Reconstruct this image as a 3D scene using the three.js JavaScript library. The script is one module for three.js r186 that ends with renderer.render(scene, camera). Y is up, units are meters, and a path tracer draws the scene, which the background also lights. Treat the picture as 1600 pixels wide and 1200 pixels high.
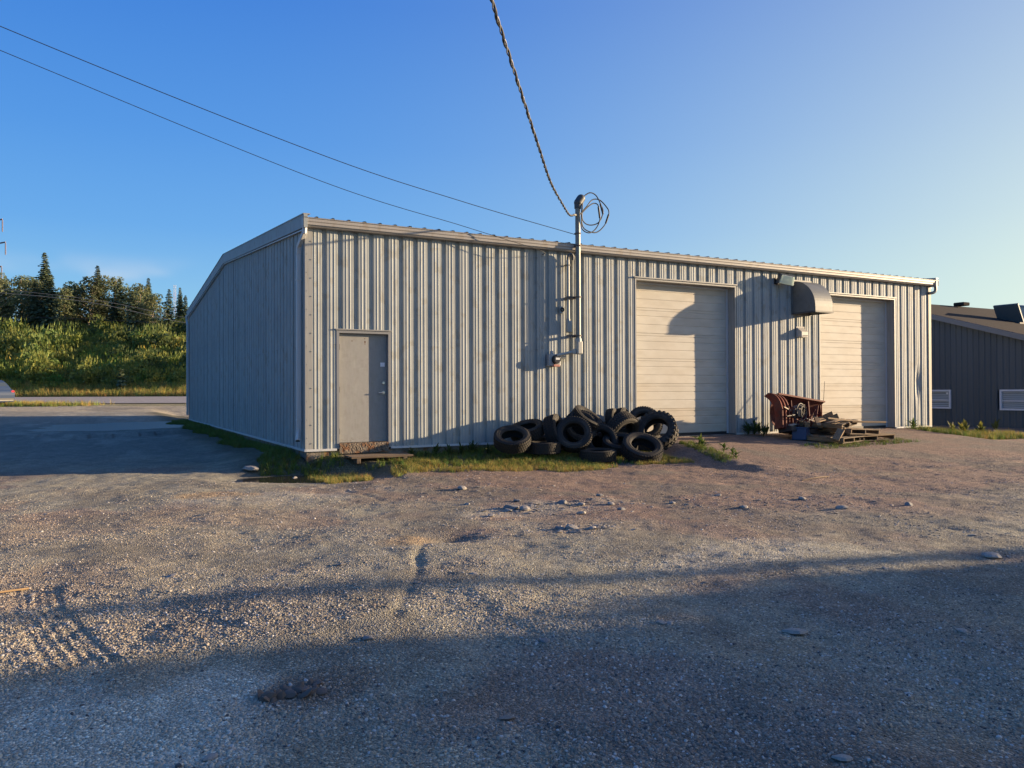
import * as THREE from 'three';
import { mergeGeometries, mergeVertices } from 'three/addons/utils/BufferGeometryUtils.js';
import { RoundedBoxGeometry } from 'three/addons/geometries/RoundedBoxGeometry.js';

// ------------------------------------------------------------ camera, sky, sun, exposure
const scene = new THREE.Scene();
const CAM = new THREE.Vector3(-3.5515, 1.0924, 14.7658), YAW = 0.4927, PITCH = 0.0088, ROLL = 0.004;
const camera = new THREE.PerspectiveCamera(52.073, 4 / 3, 0.1, 3000);
camera.position.copy(CAM);
camera.rotation.order = 'YXZ';
camera.rotation.set(PITCH, -YAW, -ROLL);
const renderer = new THREE.WebGLRenderer({ antialias: true });
renderer.toneMapping = THREE.LinearToneMapping;
renderer.toneMappingExposure = 3.0;
renderer.shadowMap.enabled = true;
const SUN_A = THREE.MathUtils.degToRad(14.3), SUN_E = THREE.MathUtils.degToRad(8.8);
const SUN_DIR = new THREE.Vector3(Math.cos(SUN_E) * Math.cos(SUN_A), Math.sin(SUN_E), Math.cos(SUN_E) * Math.sin(SUN_A));
const sun = new THREE.DirectionalLight(new THREE.Color().setRGB(1.0, 0.75, 0.47), 4.6);
sun.target.position.set(4, 0, -2);
sun.position.copy(SUN_DIR).multiplyScalar(150).add(sun.target.position);
sun.castShadow = true;
sun.shadow.radius = 1;
sun.shadow.mapSize.set(4096, 4096);
Object.assign(sun.shadow.camera, { left: -80, right: 80, top: 60, bottom: -60, near: 1, far: 300 });
scene.add(sun, sun.target);

// deterministic randomness and noise
function rng(seed) { let a = seed >>> 0; return () => { a |= 0; a = a + 0x6D2B79F5 | 0; let t = Math.imul(a ^ a >>> 15, 1 | a); t = t + Math.imul(t ^ t >>> 7, 61 | t) ^ t; return ((t ^ t >>> 14) >>> 0) / 4294967296; }; }
function h2(x, y, s = 0) { let h = Math.imul(x | 0, 374761393) ^ Math.imul(y | 0, 668265263) ^ Math.imul(s | 0, 2147483647 - 83); h = Math.imul(h ^ h >>> 13, 1274126177); h ^= h >>> 16; return (h >>> 0) / 4294967296; }
const fade = (t) => t * t * (3 - 2 * t);
function noise(x, y, s = 0, per = 0) {
  const xi = Math.floor(x), yi = Math.floor(y), fx = fade(x - xi), fy = fade(y - yi);
  const w = (v) => per ? ((v % per) + per) % per : v;
  const a = h2(w(xi), w(yi), s), b = h2(w(xi + 1), w(yi), s), c = h2(w(xi), w(yi + 1), s), d = h2(w(xi + 1), w(yi + 1), s);
  return a + (b - a) * fx + (c - a) * fy + (a - b - c + d) * fx * fy;
}
function fbm(x, y, oct = 4, s = 0, per = 0) { let v = 0, a = 0.5, n = 0; for (let i = 0; i < oct; i++) { v += a * noise(x, y, s + i * 17, per); n += a; x *= 2; y *= 2; per *= 2; a *= 0.5; } return v / n; }
const clamp = (x, a = 0, b = 1) => Math.min(b, Math.max(a, x));
const sstep = (a, b, x) => fade(clamp((x - a) / (b - a)));
const lerp = (a, b, t) => a + (b - a) * t;

// sky: clear evening air, paler and warmer towards the low sun, a thin bank of cloud low down
{
  const W = 1024, H = 512, data = new Float32Array(W * H * 4);
  const lin = (r, g, b) => [r, g, b].map((c) => ((c / 255 + 0.055) / 1.055) ** 2.4);
  const stops = [[-90, lin(120, 140, 155)], [-1, lin(160, 203, 224)], [1, lin(160, 207, 234)], [6, lin(140, 197, 236)], [11, lin(107, 172, 235)], [17, lin(86, 153, 229)], [26, lin(64, 130, 218)], [45, lin(60, 118, 205)], [90, lin(56, 106, 192)]];
  const warm = [0.97, 1.04, 0.76];
  for (let j = 0; j < H; j++) for (let i = 0; i < W; i++) {
    const el = ((j + 0.5) / H - 0.5) * 180, az = ((i + 0.5) / W - 0.5) * 2 * Math.PI;
    const ce = Math.cos(el * Math.PI / 180), x = ce * Math.cos(az), z = ce * Math.sin(az), y = Math.sin(el * Math.PI / 180);
    let k = 0; while (k < stops.length - 2 && stops[k + 1][0] < el) k++;
    const t = clamp((el - stops[k][0]) / (stops[k + 1][0] - stops[k][0]));
    const c = [0, 1, 2].map((n) => lerp(stops[k][1][n], stops[k + 1][1][n], t));
    const ang = Math.acos(clamp(x * SUN_DIR.x + y * SUN_DIR.y + z * SUN_DIR.z, -1, 1)) * 180 / Math.PI;
    const w = clamp(0.97 * Math.exp(-((ang / 60) ** 3)) * (0.2 + 0.8 * Math.exp(-((Math.max(0, el) / 20) ** 1.5)))), glow = Math.exp(-((ang / 15) ** 1.5));
    for (let n = 0; n < 3; n++) c[n] = lerp(c[n], warm[n], w) + glow * [4.2, 3.2, 2.1][n];
    // low cloud bank
    const azd = az * 180 / Math.PI, band = sstep(3, 5.5, el) * (1 - sstep(7.2, 9.2, el));
    const dAz = Math.abs(((azd + 96 + 540) % 360) - 180);
    if (band > 0) { const m = sstep(0.5, 0.68, fbm(azd * 0.16 + 40, el * 0.5, 4, 5)) * band * (1 - sstep(6, 22, dAz)) * 0.45; for (let n = 0; n < 3; n++) c[n] = lerp(c[n], [0.78, 0.8, 0.84][n], m); }
    const o = (j * W + i) * 4; for (let n = 0; n < 3; n++) data[o + n] = c[n] / 3.0; data[o + 3] = 1;
  }
  const tex = new THREE.DataTexture(data, W, H, THREE.RGBAFormat, THREE.FloatType);
  tex.mapping = THREE.EquirectangularReflectionMapping; tex.magFilter = THREE.LinearFilter; tex.minFilter = THREE.LinearFilter; tex.wrapS = THREE.RepeatWrapping; tex.needsUpdate = true;
  scene.background = tex; scene.environment = tex;
}

// ------------------------------------------------------------ helpers
const used = new Map();
function numbered(n) { const k = used.get(n) || 0; used.set(n, k + 1); return k ? n + '_' + String(k).padStart(3, '0') : n; }
function shade(o) { o.traverse((m) => { if (m.isMesh) { m.castShadow = true; m.receiveShadow = true; } }); return o; }
function thing(name, label, category, group, pos) {
  const g = new THREE.Group(); g.name = numbered(name); g.userData = { label, category }; if (group) g.userData.group = group;
  if (pos) g.position.set(...pos); scene.add(g); return g;
}
function solo(name, geo, mat, label, category, group) {
  const m = new THREE.Mesh(geo, mat); m.name = numbered(name); m.userData = { label, category }; if (group) m.userData.group = group; shade(m); scene.add(m); return m;
}
function struct(name, geo, mat) { const m = new THREE.Mesh(geo, mat); m.name = numbered(name); m.userData.kind = 'structure'; shade(m); scene.add(m); return m; }
function part(name, geo, mat, parent) { const m = new THREE.Mesh(geo, mat); m.name = name; shade(m); parent.add(m); return m; }
function stuff(name, mesh, label, category, parent) { mesh.name = parent ? name : numbered(name); mesh.userData = { kind: 'stuff' }; if (!parent) Object.assign(mesh.userData, { label, category }); shade(mesh); (parent || scene).add(mesh); return mesh; }
function dup(root, label, group) { const r = root.clone(); r.name = numbered(root.name.replace(/_\d{3}$/, '')); r.userData = { ...root.userData }; if (label) r.userData.label = label; if (group) r.userData.group = group; scene.add(r); return r; }
const V = (x, y, z) => new THREE.Vector3(x, y, z);
function box(x0, x1, y0, y1, z0, z1) { const g = new THREE.BoxGeometry(x1 - x0, y1 - y0, z1 - z0); g.translate((x0 + x1) / 2, (y0 + y1) / 2, (z0 + z1) / 2); return g; }
function rbox(w, h, d, r = 0.008) { return new RoundedBoxGeometry(w, h, d, 2, r); }
function cyl(a, b, r0, r1 = r0, seg = 12) {
  const d = b.clone().sub(a), g = new THREE.CylinderGeometry(r1, r0, d.length(), seg);
  g.translate(0, d.length() / 2, 0); g.applyQuaternion(new THREE.Quaternion().setFromUnitVectors(V(0, 1, 0), d.normalize())); g.translate(a.x, a.y, a.z); return g;
}
function tube(pts, r, seg = 40, rad = 6, tension = 0.5) { return new THREE.TubeGeometry(new THREE.CatmullRomCurve3(pts.map((p) => p.isVector3 ? p : V(...p)), false, 'catmullrom', tension), seg, r, rad, false); }
function merge(list) { return mergeGeometries(list.map((g) => { const n = g.index ? g.toNonIndexed() : g.clone(); for (const k of Object.keys(n.attributes)) if (!['position', 'normal', 'uv'].includes(k)) n.deleteAttribute(k); if (!n.attributes.uv) n.setAttribute('uv', new THREE.BufferAttribute(new Float32Array(n.attributes.position.count * 2), 2)); return n; })); }
function boxUV(g, s = 1) {
  const n = g.index ? g.toNonIndexed() : g; const p = n.attributes.position, q = n.attributes.normal, uv = new Float32Array(p.count * 2);
  for (let i = 0; i < p.count; i++) { const ax = Math.abs(q.getX(i)), ay = Math.abs(q.getY(i)), az = Math.abs(q.getZ(i)); const [a, b] = ay >= ax && ay >= az ? [p.getX(i), p.getZ(i)] : ax >= az ? [p.getZ(i), p.getY(i)] : [p.getX(i), p.getY(i)]; uv[2 * i] = a * s; uv[2 * i + 1] = b * s; }
  n.setAttribute('uv', new THREE.BufferAttribute(uv, 2)); return n;
}
function swapXZ(g) { // shapes drawn in the (z, y) plane, extruded along x
  for (const k of ['position', 'normal']) { const a = g.attributes[k]; for (let i = 0; i < a.count; i++) a.setXYZ(i, a.getZ(i), a.getY(i), a.getX(i)); }
  for (const k of ['position', 'normal', 'uv']) { const a = g.attributes[k], n = a.itemSize, d = a.array; for (let i = 0; i < a.count; i += 3) for (let c = 0; c < n; c++) { const t = d[(i + 1) * n + c]; d[(i + 1) * n + c] = d[(i + 2) * n + c]; d[(i + 2) * n + c] = t; } }
  return g;
}
function texture(size, fn, { srgb = true, w = size, h = size } = {}) {
  const d = new Uint8Array(w * h * 4);
  for (let j = 0; j < h; j++) for (let i = 0; i < w; i++) { const c = fn(i / w, j / h, i, j), o = (j * w + i) * 4; if (typeof c === 'number') { d[o] = d[o + 1] = d[o + 2] = clamp(c) * 255; } else for (let k = 0; k < 3; k++) d[o + k] = clamp(c[k]) * 255; d[o + 3] = 255; }
  const t = new THREE.DataTexture(d, w, h); t.wrapS = t.wrapT = THREE.RepeatWrapping; t.magFilter = THREE.LinearFilter; t.minFilter = THREE.LinearMipmapLinearFilter; t.generateMipmaps = true; if (srgb) t.colorSpace = THREE.SRGBColorSpace; t.needsUpdate = true; return t;
}
const rgb = (r, g, b) => new THREE.Color().setRGB(r, g, b);
const mat = (c, o = {}) => new THREE.MeshStandardMaterial({ color: Array.isArray(c) ? rgb(...c) : c, roughness: 0.7, metalness: 0, ...o });

// camera-independent plan axes of the yard: u runs along the road, v runs from the yard towards the hillside
const SU = Math.sin(YAW), CU = Math.cos(YAW);
const uOf = (X, Z) => (X + 3.55) * CU + (Z - 14.77) * SU, vOf = (X, Z) => (X + 3.55) * SU - (Z - 14.77) * CU;
const XZ = (u, v) => [-3.55 + u * CU + v * SU, 14.77 + u * SU - v * CU];

// ------------------------------------------------------------ materials
const grime = texture(512, (x, y) => { const n = fbm(x * 6, y * 6, 6, 3, 6), m = fbm(x * 70, y * 2, 4, 9, 2), d = sstep(0.6, 0.75, fbm(x * 16, y * 9, 4, 12, 0)); const v = 0.86 + 0.13 * (n - 0.4) + 0.04 * (m - 0.5); return [v - 0.05 * d, v - 0.07 * d, v - 0.1 * d]; });
const M = {};
M.siding = mat([0.395, 0.425, 0.415], { roughness: 0.62, map: grime, metalness: 0.0 });
M.sidingB = mat([0.378, 0.407, 0.398], { roughness: 0.62, map: grime });
M.gable = M.siding;
M.gableB = M.sidingB;
M.trim = mat([0.375, 0.375, 0.355], { roughness: 0.5, map: grime });
M.gutter = mat([0.43, 0.4, 0.365], { roughness: 0.42, map: grime });
M.white = mat([0.68, 0.69, 0.69], { roughness: 0.45, map: grime });
M.roof = mat([0.36, 0.33, 0.31], { roughness: 0.5, map: grime });
M.dark = mat([0.02, 0.02, 0.02], { roughness: 0.8 });
M.core = mat([0.2, 0.2, 0.2]);
M.concrete = mat([0.3, 0.28, 0.25], { roughness: 0.95, map: texture(256, (x, y) => { const n = fbm(x * 14, y * 14, 5, 31, 14), r = fbm(x * 5, y * 5, 4, 77, 5); return [0.6 + 0.4 * n, 0.58 + 0.38 * n - 0.16 * sstep(0.5, 0.7, r), 0.56 + 0.36 * n - 0.26 * sstep(0.5, 0.7, r)]; }), bumpMap: texture(256, (x, y) => fbm(x * 20, y * 20, 4, 41, 20), { srgb: false }), bumpScale: 0.012 });
M.galv = mat([0.26, 0.26, 0.235], { roughness: 0.5, metalness: 0.25, map: grime });
M.pvc = mat([0.33, 0.33, 0.3], { roughness: 0.5 });
M.black = mat([0.015, 0.015, 0.016], { roughness: 0.55 });
M.wire = mat([0.02, 0.02, 0.022], { roughness: 0.6 });
M.wireBare = mat([0.3, 0.29, 0.28], { roughness: 0.4, metalness: 0.6 });
M.steel = mat([0.5, 0.5, 0.48], { roughness: 0.3, metalness: 0.9 });
M.glass = new THREE.MeshPhysicalMaterial({ color: rgb(0.9, 0.95, 0.95), roughness: 0.05, transmission: 1, thickness: 0, ior: 1.5 });

// ------------------------------------------------------------ terrain
function puddleField(X, Z) {
  const out = [];
  const f = (u0, v0, hu, hv, lvl, dep, s) => { const u = uOf(X, Z) - u0, v = vOf(X, Z) - v0; if (Math.abs(u) > hu * 2 + 1 || Math.abs(v) > hv * 2 + 1) return; const d = Math.hypot(u / hu, v / hv) + (fbm(X * 1.3, Z * 1.3, 3, s) - 0.5) * 0.7; out.push([d, lvl, dep]); };
  f(-3.62, 13.75, 1.2, 0.72, -0.432, 0.05, 60);
  f(-14.0, 28.4, 2.7, 4.0, -0.10, 0.06, 61);
  return out;
}
function bankH(v, u) {
  let h = v < 52 ? lerp(0.03, 0.285, clamp((v - 40) / 12)) : v < 64 ? lerp(0.285, 0.725, (v - 52) / 12) : 0.725;
  if (v > 66) { const t = v - 66; h += t < 32 ? 0.2 * t + 0.0012 * t * t : 0.2 * 32 + 1.23 + Math.min(t - 32, 40) * 0.13; if (t > 160) h -= (t - 160) * 0.03; }
  return h;
}
function rough(X, Z) { // relief of the gravel yard
  const n = (fbm(X * 0.45 + 11, Z * 0.45, 3, 21) - 0.5) * 0.11 + (fbm(X * 2.3, Z * 2.3, 3, 22) - 0.5) * 0.035;
  return n + (fbm(X * 9, Z * 9, 2, 23) - 0.5) * 0.016;
}
function segDist(x, z, ax, az, bx, bz) { const dx = bx - ax, dz = bz - az, t = clamp(((x - ax) * dx + (z - az) * dz) / (dx * dx + dz * dz)); return Math.hypot(x - ax - dx * t, z - az - dz * t); }
function smoothGround(X, Z) {
  const v = vOf(X, Z);
  let h;
  const front = Z > 4 ? lerp(-0.42, -0.455, clamp((Z - 4) / 8)) : Z > 2 ? lerp(-0.375, -0.42, (Z - 2) / 2) : Z > 0 ? lerp(-0.15, -0.375, Z / 2) : -0.15;
  let left = -0.33 + 0.015 * Math.max(0, -Z) ; left = lerp(left, -0.42, sstep(-3, 3, Z));
  left = lerp(left, Math.max(left, -0.14), sstep(1.5, 0.2, -X) * sstep(0.6, -1.2, Z));
  const right = lerp(-0.45, -0.36, sstep(6, 0, Z));
  h = lerp(left, front, sstep(-0.8, 0.6, X));
  h = lerp(h, right, sstep(17.8, 21, X));
  const ramp = lerp(-0.025, -0.4, clamp(Z / 4.6)) ;
  const rw = sstep(7.55, 8.15, X + 0.12 * Z) * sstep(19, 17.2, X);
  if (Z > -0.5 && Z < 5.5) h = lerp(h, Math.max(h, ramp), rw);
  if (v > 38) h = lerp(h, bankH(v), sstep(38, 50, v));
  return h;
}
const TRACKS = [];
for (let k = 0; k < 5; k++) { const o = k * 0.066; TRACKS.push([-4.05 + o, 7.6, -4.0 + o, 8.35, 0.008], [-4.0 + o, 8.35, -3.72 + o * 1.1, 9.75, 0.009]); }
TRACKS.push([-0.62, 7.45, -0.95, 8.1, 0.0202], [-0.95, 8.1, -1.15, 8.65, 0.021], [-1.15, 8.65, -1.75, 9.75, 0.0205], [-0.1, 2.9, 0.02, 3.7, 0.024], [0.02, 3.7, 0.05, 4.6, 0.024]);
function ground(X, Z) {
  let h = smoothGround(X, Z); const v = vOf(X, Z);
  const yard = sstep(34, 26, v);
  const calm = lerp(1, 0.35, sstep(4.5, 3, Z) * sstep(7.6, 8.4, X) * sstep(18, 17, X));
  if (yard > 0) h += rough(X, Z) * yard * calm; else h += (fbm(X * 0.2, Z * 0.2, 3, 29) - 0.5) * (v > 66 ? 1.0 : 0.03);
  if (Z > 2 && Z < 12 && X > -6 && X < 3) {
    for (const [ax, az, bx, bz, d] of TRACKS) { const q = segDist(X, Z, ax, az, bx, bz), w = d > 0.02 ? 0.045 : 0.027; if (q < w * 2) h -= (d > 0.02 ? 0.6 : 1) * d * Math.exp(-((q / w) ** 2)) * (0.2 + 1.6 * fbm(X * 3, Z * 3, 3, 90)); }
    const q = Math.hypot((X + 0.28) / 0.3, (Z - 7.3) / 0.22); if (q < 2) h -= 0.07 * Math.exp(-q * q);
  }
  for (const [d, lvl, dep] of puddleField(X, Z)) { if (d < 1) h = lvl - dep * (1 - d * d); else if (d < 1.7) h = lerp(lvl + 0.012 * (d - 1), Math.max(h, lvl + 0.01), sstep(1, 1.7, d)); }
  if (X > 0.05 && X < 18.5 && Z < -0.05 && Z > -19.5) h = Math.min(h, -0.3);
  return h;
}
function lines(lo, a, b, hi, step, ratio = 1.07) {
  const out = []; for (let x = a; x <= b + 1e-6; x += step) out.push(x);
  let s = step, x = b; while (x < hi) { s *= ratio; x += s; out.push(x); } s = step; x = a; while (x > lo) { s *= ratio; x -= s; out.unshift(x); } return out;
}
const C_GREY = [0.2, 0.178, 0.15], C_RED = [0.16, 0.098, 0.084], C_PALE = [0.30, 0.265, 0.235], C_DARK = [0.068, 0.062, 0.06], C_ASPH = [0.17, 0.155, 0.14], C_TAN = [0.23, 0.185, 0.14], C_SOIL = [0.06, 0.055, 0.032], C_GRASS = [0.075, 0.085, 0.025], C_LOT = [0.26, 0.215, 0.17];
const blob = (X, Z, x, z, rx, rz, s) => { const d = Math.hypot((X - x) / rx, (Z - z) / rz) + (fbm(X * 2.1, Z * 2.1, 4, s) - 0.5) * 1.3; return sstep(1.1, 0.45, d); };
function groundColor(X, Z) {
  const v = vOf(X, Z), u = uOf(X, Z), c = [...C_GREY], to = (k, w) => { for (let n = 0; n < 3; n++) c[n] = lerp(c[n], k[n], w); };
  const big = fbm(X * 0.35 + 5, Z * 0.35, 4, 51), mid = fbm(X * 1.4, Z * 1.4, 4, 52), fine = fbm(X * 6, Z * 6, 3, 53);
  if (v > 66) { to(C_GRASS, 1); to([0.16, 0.14, 0.06], sstep(0.5, 0.7, mid)); return c; }
  if (v > 40) { to(C_LOT, 1); to(C_DARK, 0.5 * sstep(0.56, 0.7, big)); if (v > 48.5) { to([0.17, 0.145, 0.08], sstep(48.5, 50, v + (mid - 0.5) * 3)); } }
  else {
    to(C_RED, sstep(-1.5, 2.5, X + (mid - 0.5) * 4) * sstep(9.8, 7.2, Z + (big - 0.5) * 4) * 0.9);
    to(C_RED, sstep(0.52, 0.68, fbm(X * 0.8 + 31, Z * 0.8, 4, 57)) * 0.6);
    to(C_TAN, sstep(0.5, 0.7, fbm(X * 0.6, Z * 0.6 + 9, 4, 54)) * 0.55 * sstep(4, 1, X));
    to([0.11, 0.095, 0.085], sstep(0.52, 0.66, fbm(X * 0.9 + 3, Z * 0.9, 5, 55)) * 0.6);
    to(C_ASPH, sstep(-1, -4.5, Z + (mid - 0.5) * 3) * sstep(-0.6, -2.0, X));
    to(C_PALE, sstep(0.56, 0.68, fbm(X * 1.1, Z * 0.5 + 7, 5, 59)) * 0.5 * sstep(-2, -5, Z) * sstep(-0.5, -2, X));
    to(C_PALE, 0.55 * blob(X, Z, 2.0, 9.3, 1.7, 0.55, 71)); to([0.36, 0.33, 0.3], 0.9 * blob(X, Z, -3.45, 10.8, 0.85, 0.9, 72)); to(C_PALE, 0.45 * blob(X, Z, -1.4, 3.2, 1.9, 0.7, 73)); to(C_PALE, 0.4 * blob(X, Z, 1.5, 6.0, 1.5, 0.6, 74));
    to([0.26, 0.17, 0.1], 0.7 * blob(X, Z, -0.75, 7.35, 0.35, 0.3, 75)); to([0.27, 0.17, 0.09], 0.6 * blob(X, Z, -1.9, 2.6, 0.6, 0.5, 76));
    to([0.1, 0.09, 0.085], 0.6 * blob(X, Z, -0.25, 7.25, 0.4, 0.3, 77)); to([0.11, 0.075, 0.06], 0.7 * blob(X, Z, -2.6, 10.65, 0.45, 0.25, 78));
    // soil under the grass strips
    const strip = X > -0.3 && X < 7.4 ? sstep(1.9 + (mid - 0.5) * 0.9, 1.2, Z) : 0, side = Z < 0.6 ? sstep(-1.3 + (mid - 0.5) * 0.9, -0.6, X) * (X < 0.3 ? 1 : 0) : 0;
    to(C_SOIL, Math.max(strip * sstep(-0.4, 0, X), side) * 0.85);
  }
  const k = 0.8 + 0.4 * fine; for (let n = 0; n < 3; n++) c[n] *= k;
  return c;
}
{
  const xs = lines(-420, -9.5, 12.5, 420, 0.05, 1.06), zs = lines(-520, 0.2, 13.6, 60, 0.05, 1.032), nx = xs.length, nz = zs.length;
  const pos = new Float32Array(nx * nz * 3), col = new Float32Array(nx * nz * 3), uv = new Float32Array(nx * nz * 2), idx = new Uint32Array((nx - 1) * (nz - 1) * 6);
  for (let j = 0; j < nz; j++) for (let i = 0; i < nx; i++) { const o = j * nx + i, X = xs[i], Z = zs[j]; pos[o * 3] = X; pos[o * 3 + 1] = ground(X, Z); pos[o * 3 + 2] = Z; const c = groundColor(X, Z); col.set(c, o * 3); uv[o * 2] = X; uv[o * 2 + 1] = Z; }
  let q = 0; for (let j = 0; j < nz - 1; j++) for (let i = 0; i < nx - 1; i++) { const a = j * nx + i, b = a + 1, c = a + nx, d = c + 1; idx.set([a, c, b, b, c, d], q); q += 6; }
  const g = new THREE.BufferGeometry(); g.setAttribute('position', new THREE.BufferAttribute(pos, 3)); g.setAttribute('color', new THREE.BufferAttribute(col, 3)); g.setAttribute('uv', new THREE.BufferAttribute(uv, 2)); g.setIndex(new THREE.BufferAttribute(idx, 1)); g.computeVertexNormals();
  const S = 1024, cells = 150, feature = new Float32Array(S * S), tone = new Float32Array(S * S);
  for (let j = 0; j < S; j++) for (let i = 0; i < S; i++) { // pebbled grain, tiling over 1.7 m
    const x = i / S * cells, y = j / S * cells, xi = Math.floor(x), yi = Math.floor(y); let b = 9, id = 0;
    for (let dy = -1; dy <= 1; dy++) for (let dx = -1; dx <= 1; dx++) { const cx = (xi + dx + cells) % cells, cy = (yi + dy + cells) % cells, px = xi + dx + h2(cx, cy, 1), py = yi + dy + h2(cx, cy, 2), d = Math.hypot(px - x, py - y) / (0.35 + 0.75 * h2(cx, cy, 3)); if (d < b) { b = d; id = h2(cx, cy, 4); } }
    feature[j * S + i] = clamp(1 - b); tone[j * S + i] = id;
  }
  const map = texture(S, (x, y, i, j) => { const f = feature[j * S + i], t = tone[j * S + i]; const v = 0.62 + 0.3 * (t - 0.4) * sstep(0, 0.35, f) + 0.16 * fbm(x * 12, y * 12, 4, 8, 12) + (t > 0.93 ? 0.25 * sstep(0.1, 0.4, f) : 0); return [v, v * (0.985 + 0.02 * t), v * (0.96 + 0.05 * t)]; });
  const bump = texture(S, (x, y, i, j) => 0.75 * Math.sqrt(feature[j * S + i]) + 0.25 * fbm(x * 60, y * 60, 3, 9, 60), { srgb: false });
  map.repeat.set(1 / 1.7, 1 / 1.7); bump.repeat.set(1 / 1.7, 1 / 1.7);
  const m = new THREE.MeshStandardMaterial({ vertexColors: true, roughness: 0.95, map, bumpMap: bump, bumpScale: 0.016, color: rgb(2.5, 2.6, 2.28) });
  struct('ground', g, m);
}
// asphalt road beyond the lot, with painted edge line
{
  const strip = (v0, v1, dy, nseg = 60) => { const p = [], idx = []; for (let i = 0; i <= nseg; i++) for (const v of [v0, v1]) { const u = lerp(-190, 120, i / nseg), [X, Z] = XZ(u, v); p.push(X, bankH(v) + dy, Z); } for (let i = 0; i < nseg; i++) { const a = i * 2; idx.push(a, a + 2, a + 1, a + 1, a + 2, a + 3); } const g = new THREE.BufferGeometry(); g.setAttribute('position', new THREE.Float32BufferAttribute(p, 3)); g.setIndex(idx); g.computeVertexNormals(); const uv = []; for (let i = 0; i < p.length; i += 3) uv.push(p[i] * 0.3, p[i + 2] * 0.3); g.setAttribute('uv', new THREE.Float32BufferAttribute(uv, 2)); return g; };
  const am = mat([0.42, 0.36, 0.3], { roughness: 0.9, map: texture(256, (x, y) => 0.72 + 0.28 * fbm(x * 20, y * 20, 4, 15, 20)) });
  struct('road', strip(53, 63.5, 0.05), am);
  struct('road_marking', strip(54.2, 54.38, 0.056), mat([0.55, 0.52, 0.45], { roughness: 0.8 }));
}
// standing water
{
  const water = new THREE.MeshPhysicalMaterial({ color: rgb(0.035, 0.03, 0.022), roughness: 0.09, ior: 1.33, specularIntensity: 1 });
  const rip = texture(256, (x, y) => 0.6 * fbm(x * 14, y * 14, 3, 611, 14) + 0.4 * fbm(x * 5, y * 5, 2, 612, 5), { srgb: false }), rippled = new THREE.MeshPhysicalMaterial({ color: rgb(0.035, 0.03, 0.022), roughness: 0.3, ior: 1.33, bumpMap: rip, bumpScale: 0.04 });
  const pud = (u0, v0, hu, hv, lvl, wm = water) => { const p = [0, 0, 0], idx = [], [cx, cz] = XZ(u0, v0), n = 48; for (let i = 0; i < n; i++) { const a = i / n * Math.PI * 2, [x, z] = XZ(u0 + Math.cos(a) * hu, v0 + Math.sin(a) * hv); p.push(x - cx, 0, z - cz); idx.push(0, 1 + i, 1 + (i + 1) % n); } const g = new THREE.BufferGeometry(); g.setAttribute('position', new THREE.Float32BufferAttribute(p, 3)); g.setIndex(idx); g.computeVertexNormals(); g.setAttribute('uv', new THREE.Float32BufferAttribute(Array.from({ length: p.length / 3 }, (_, i) => [p[i * 3], p[i * 3 + 2]]).flat(), 2)); const m = struct('puddle', g, wm); m.position.set(cx, lvl, cz); };
  pud(-3.62, 13.75, 1.7, 1.05, -0.436); pud(-14.0, 28.4, 3.6, 5.2, -0.104, rippled);
}

// ------------------------------------------------------------ the metal warehouse
const L = 18.58, W = 19.6, EAVE = 4.17, PF = 18.38 / 60, PS = 19.4 / 63;
const OPEN = [[0.584, 1.663, 2.27], [7.63, 10.78, 3.72], [13.79, 16.94, 3.72]];
const wh = thing('metal_warehouse', 'long beige steel-sided warehouse with one grey man door and two cream overhead doors', 'building');
function profile(a, b, p, off) { // reverse-rolled sheet: flat with two small ribs, then a deep groove
  const one = [[0, 0], [0.05, 0], [0.059, 0.0055], [0.071, 0.0055], [0.08, 0], [0.122, 0], [0.131, 0.0055], [0.143, 0.0055], [0.152, 0], [0.2, 0], [0.219, -0.04], [0.286, -0.04]];
  const f = p / 0.305, pts = []; const k0 = Math.floor((a - off) / p) - 1, k1 = Math.ceil((b - off) / p) + 1, all = [];
  for (let k = k0; k <= k1; k++) for (const [s, d] of one) all.push([off + k * p + s * f, d]);
  const at = (s) => { for (let i = 0; i < all.length - 1; i++) if (all[i][0] <= s && all[i + 1][0] >= s) { const t = (s - all[i][0]) / (all[i + 1][0] - all[i][0] || 1); return lerp(all[i][1], all[i + 1][1], t); } return 0; };
  pts.push([a, at(a)]); for (const q of all) if (q[0] > a + 1e-5 && q[0] < b - 1e-5) pts.push(q); pts.push([b, at(b)]); return pts;
}
function sheet(pts, bot, top, map, rows = 1, dent) {
  const p = [], uv = [], P = (s, y, d) => map(s, y, d + (dent ? dent(s, y) : 0));
  for (let i = 0; i < pts.length - 1; i++) for (let r = 0; r < rows; r++) {
    const [s0, d0] = pts[i], [s1, d1] = pts[i + 1], y = (s, k) => lerp(bot(s), top(s), k / rows);
    const q = [[s0, y(s0, r), d0], [s1, y(s1, r), d1], [s1, y(s1, r + 1), d1], [s0, y(s0, r + 1), d0]];
    for (const k of [0, 1, 2, 0, 2, 3]) { p.push(...P(...q[k])); uv.push(q[k][0] * 0.5, q[k][1] * 0.5); }
  }
  const g = new THREE.BufferGeometry(); g.setAttribute('position', new THREE.Float32BufferAttribute(p, 3)); g.setAttribute('uv', new THREE.Float32BufferAttribute(uv, 2)); g.computeVertexNormals(); return g;
}
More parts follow.
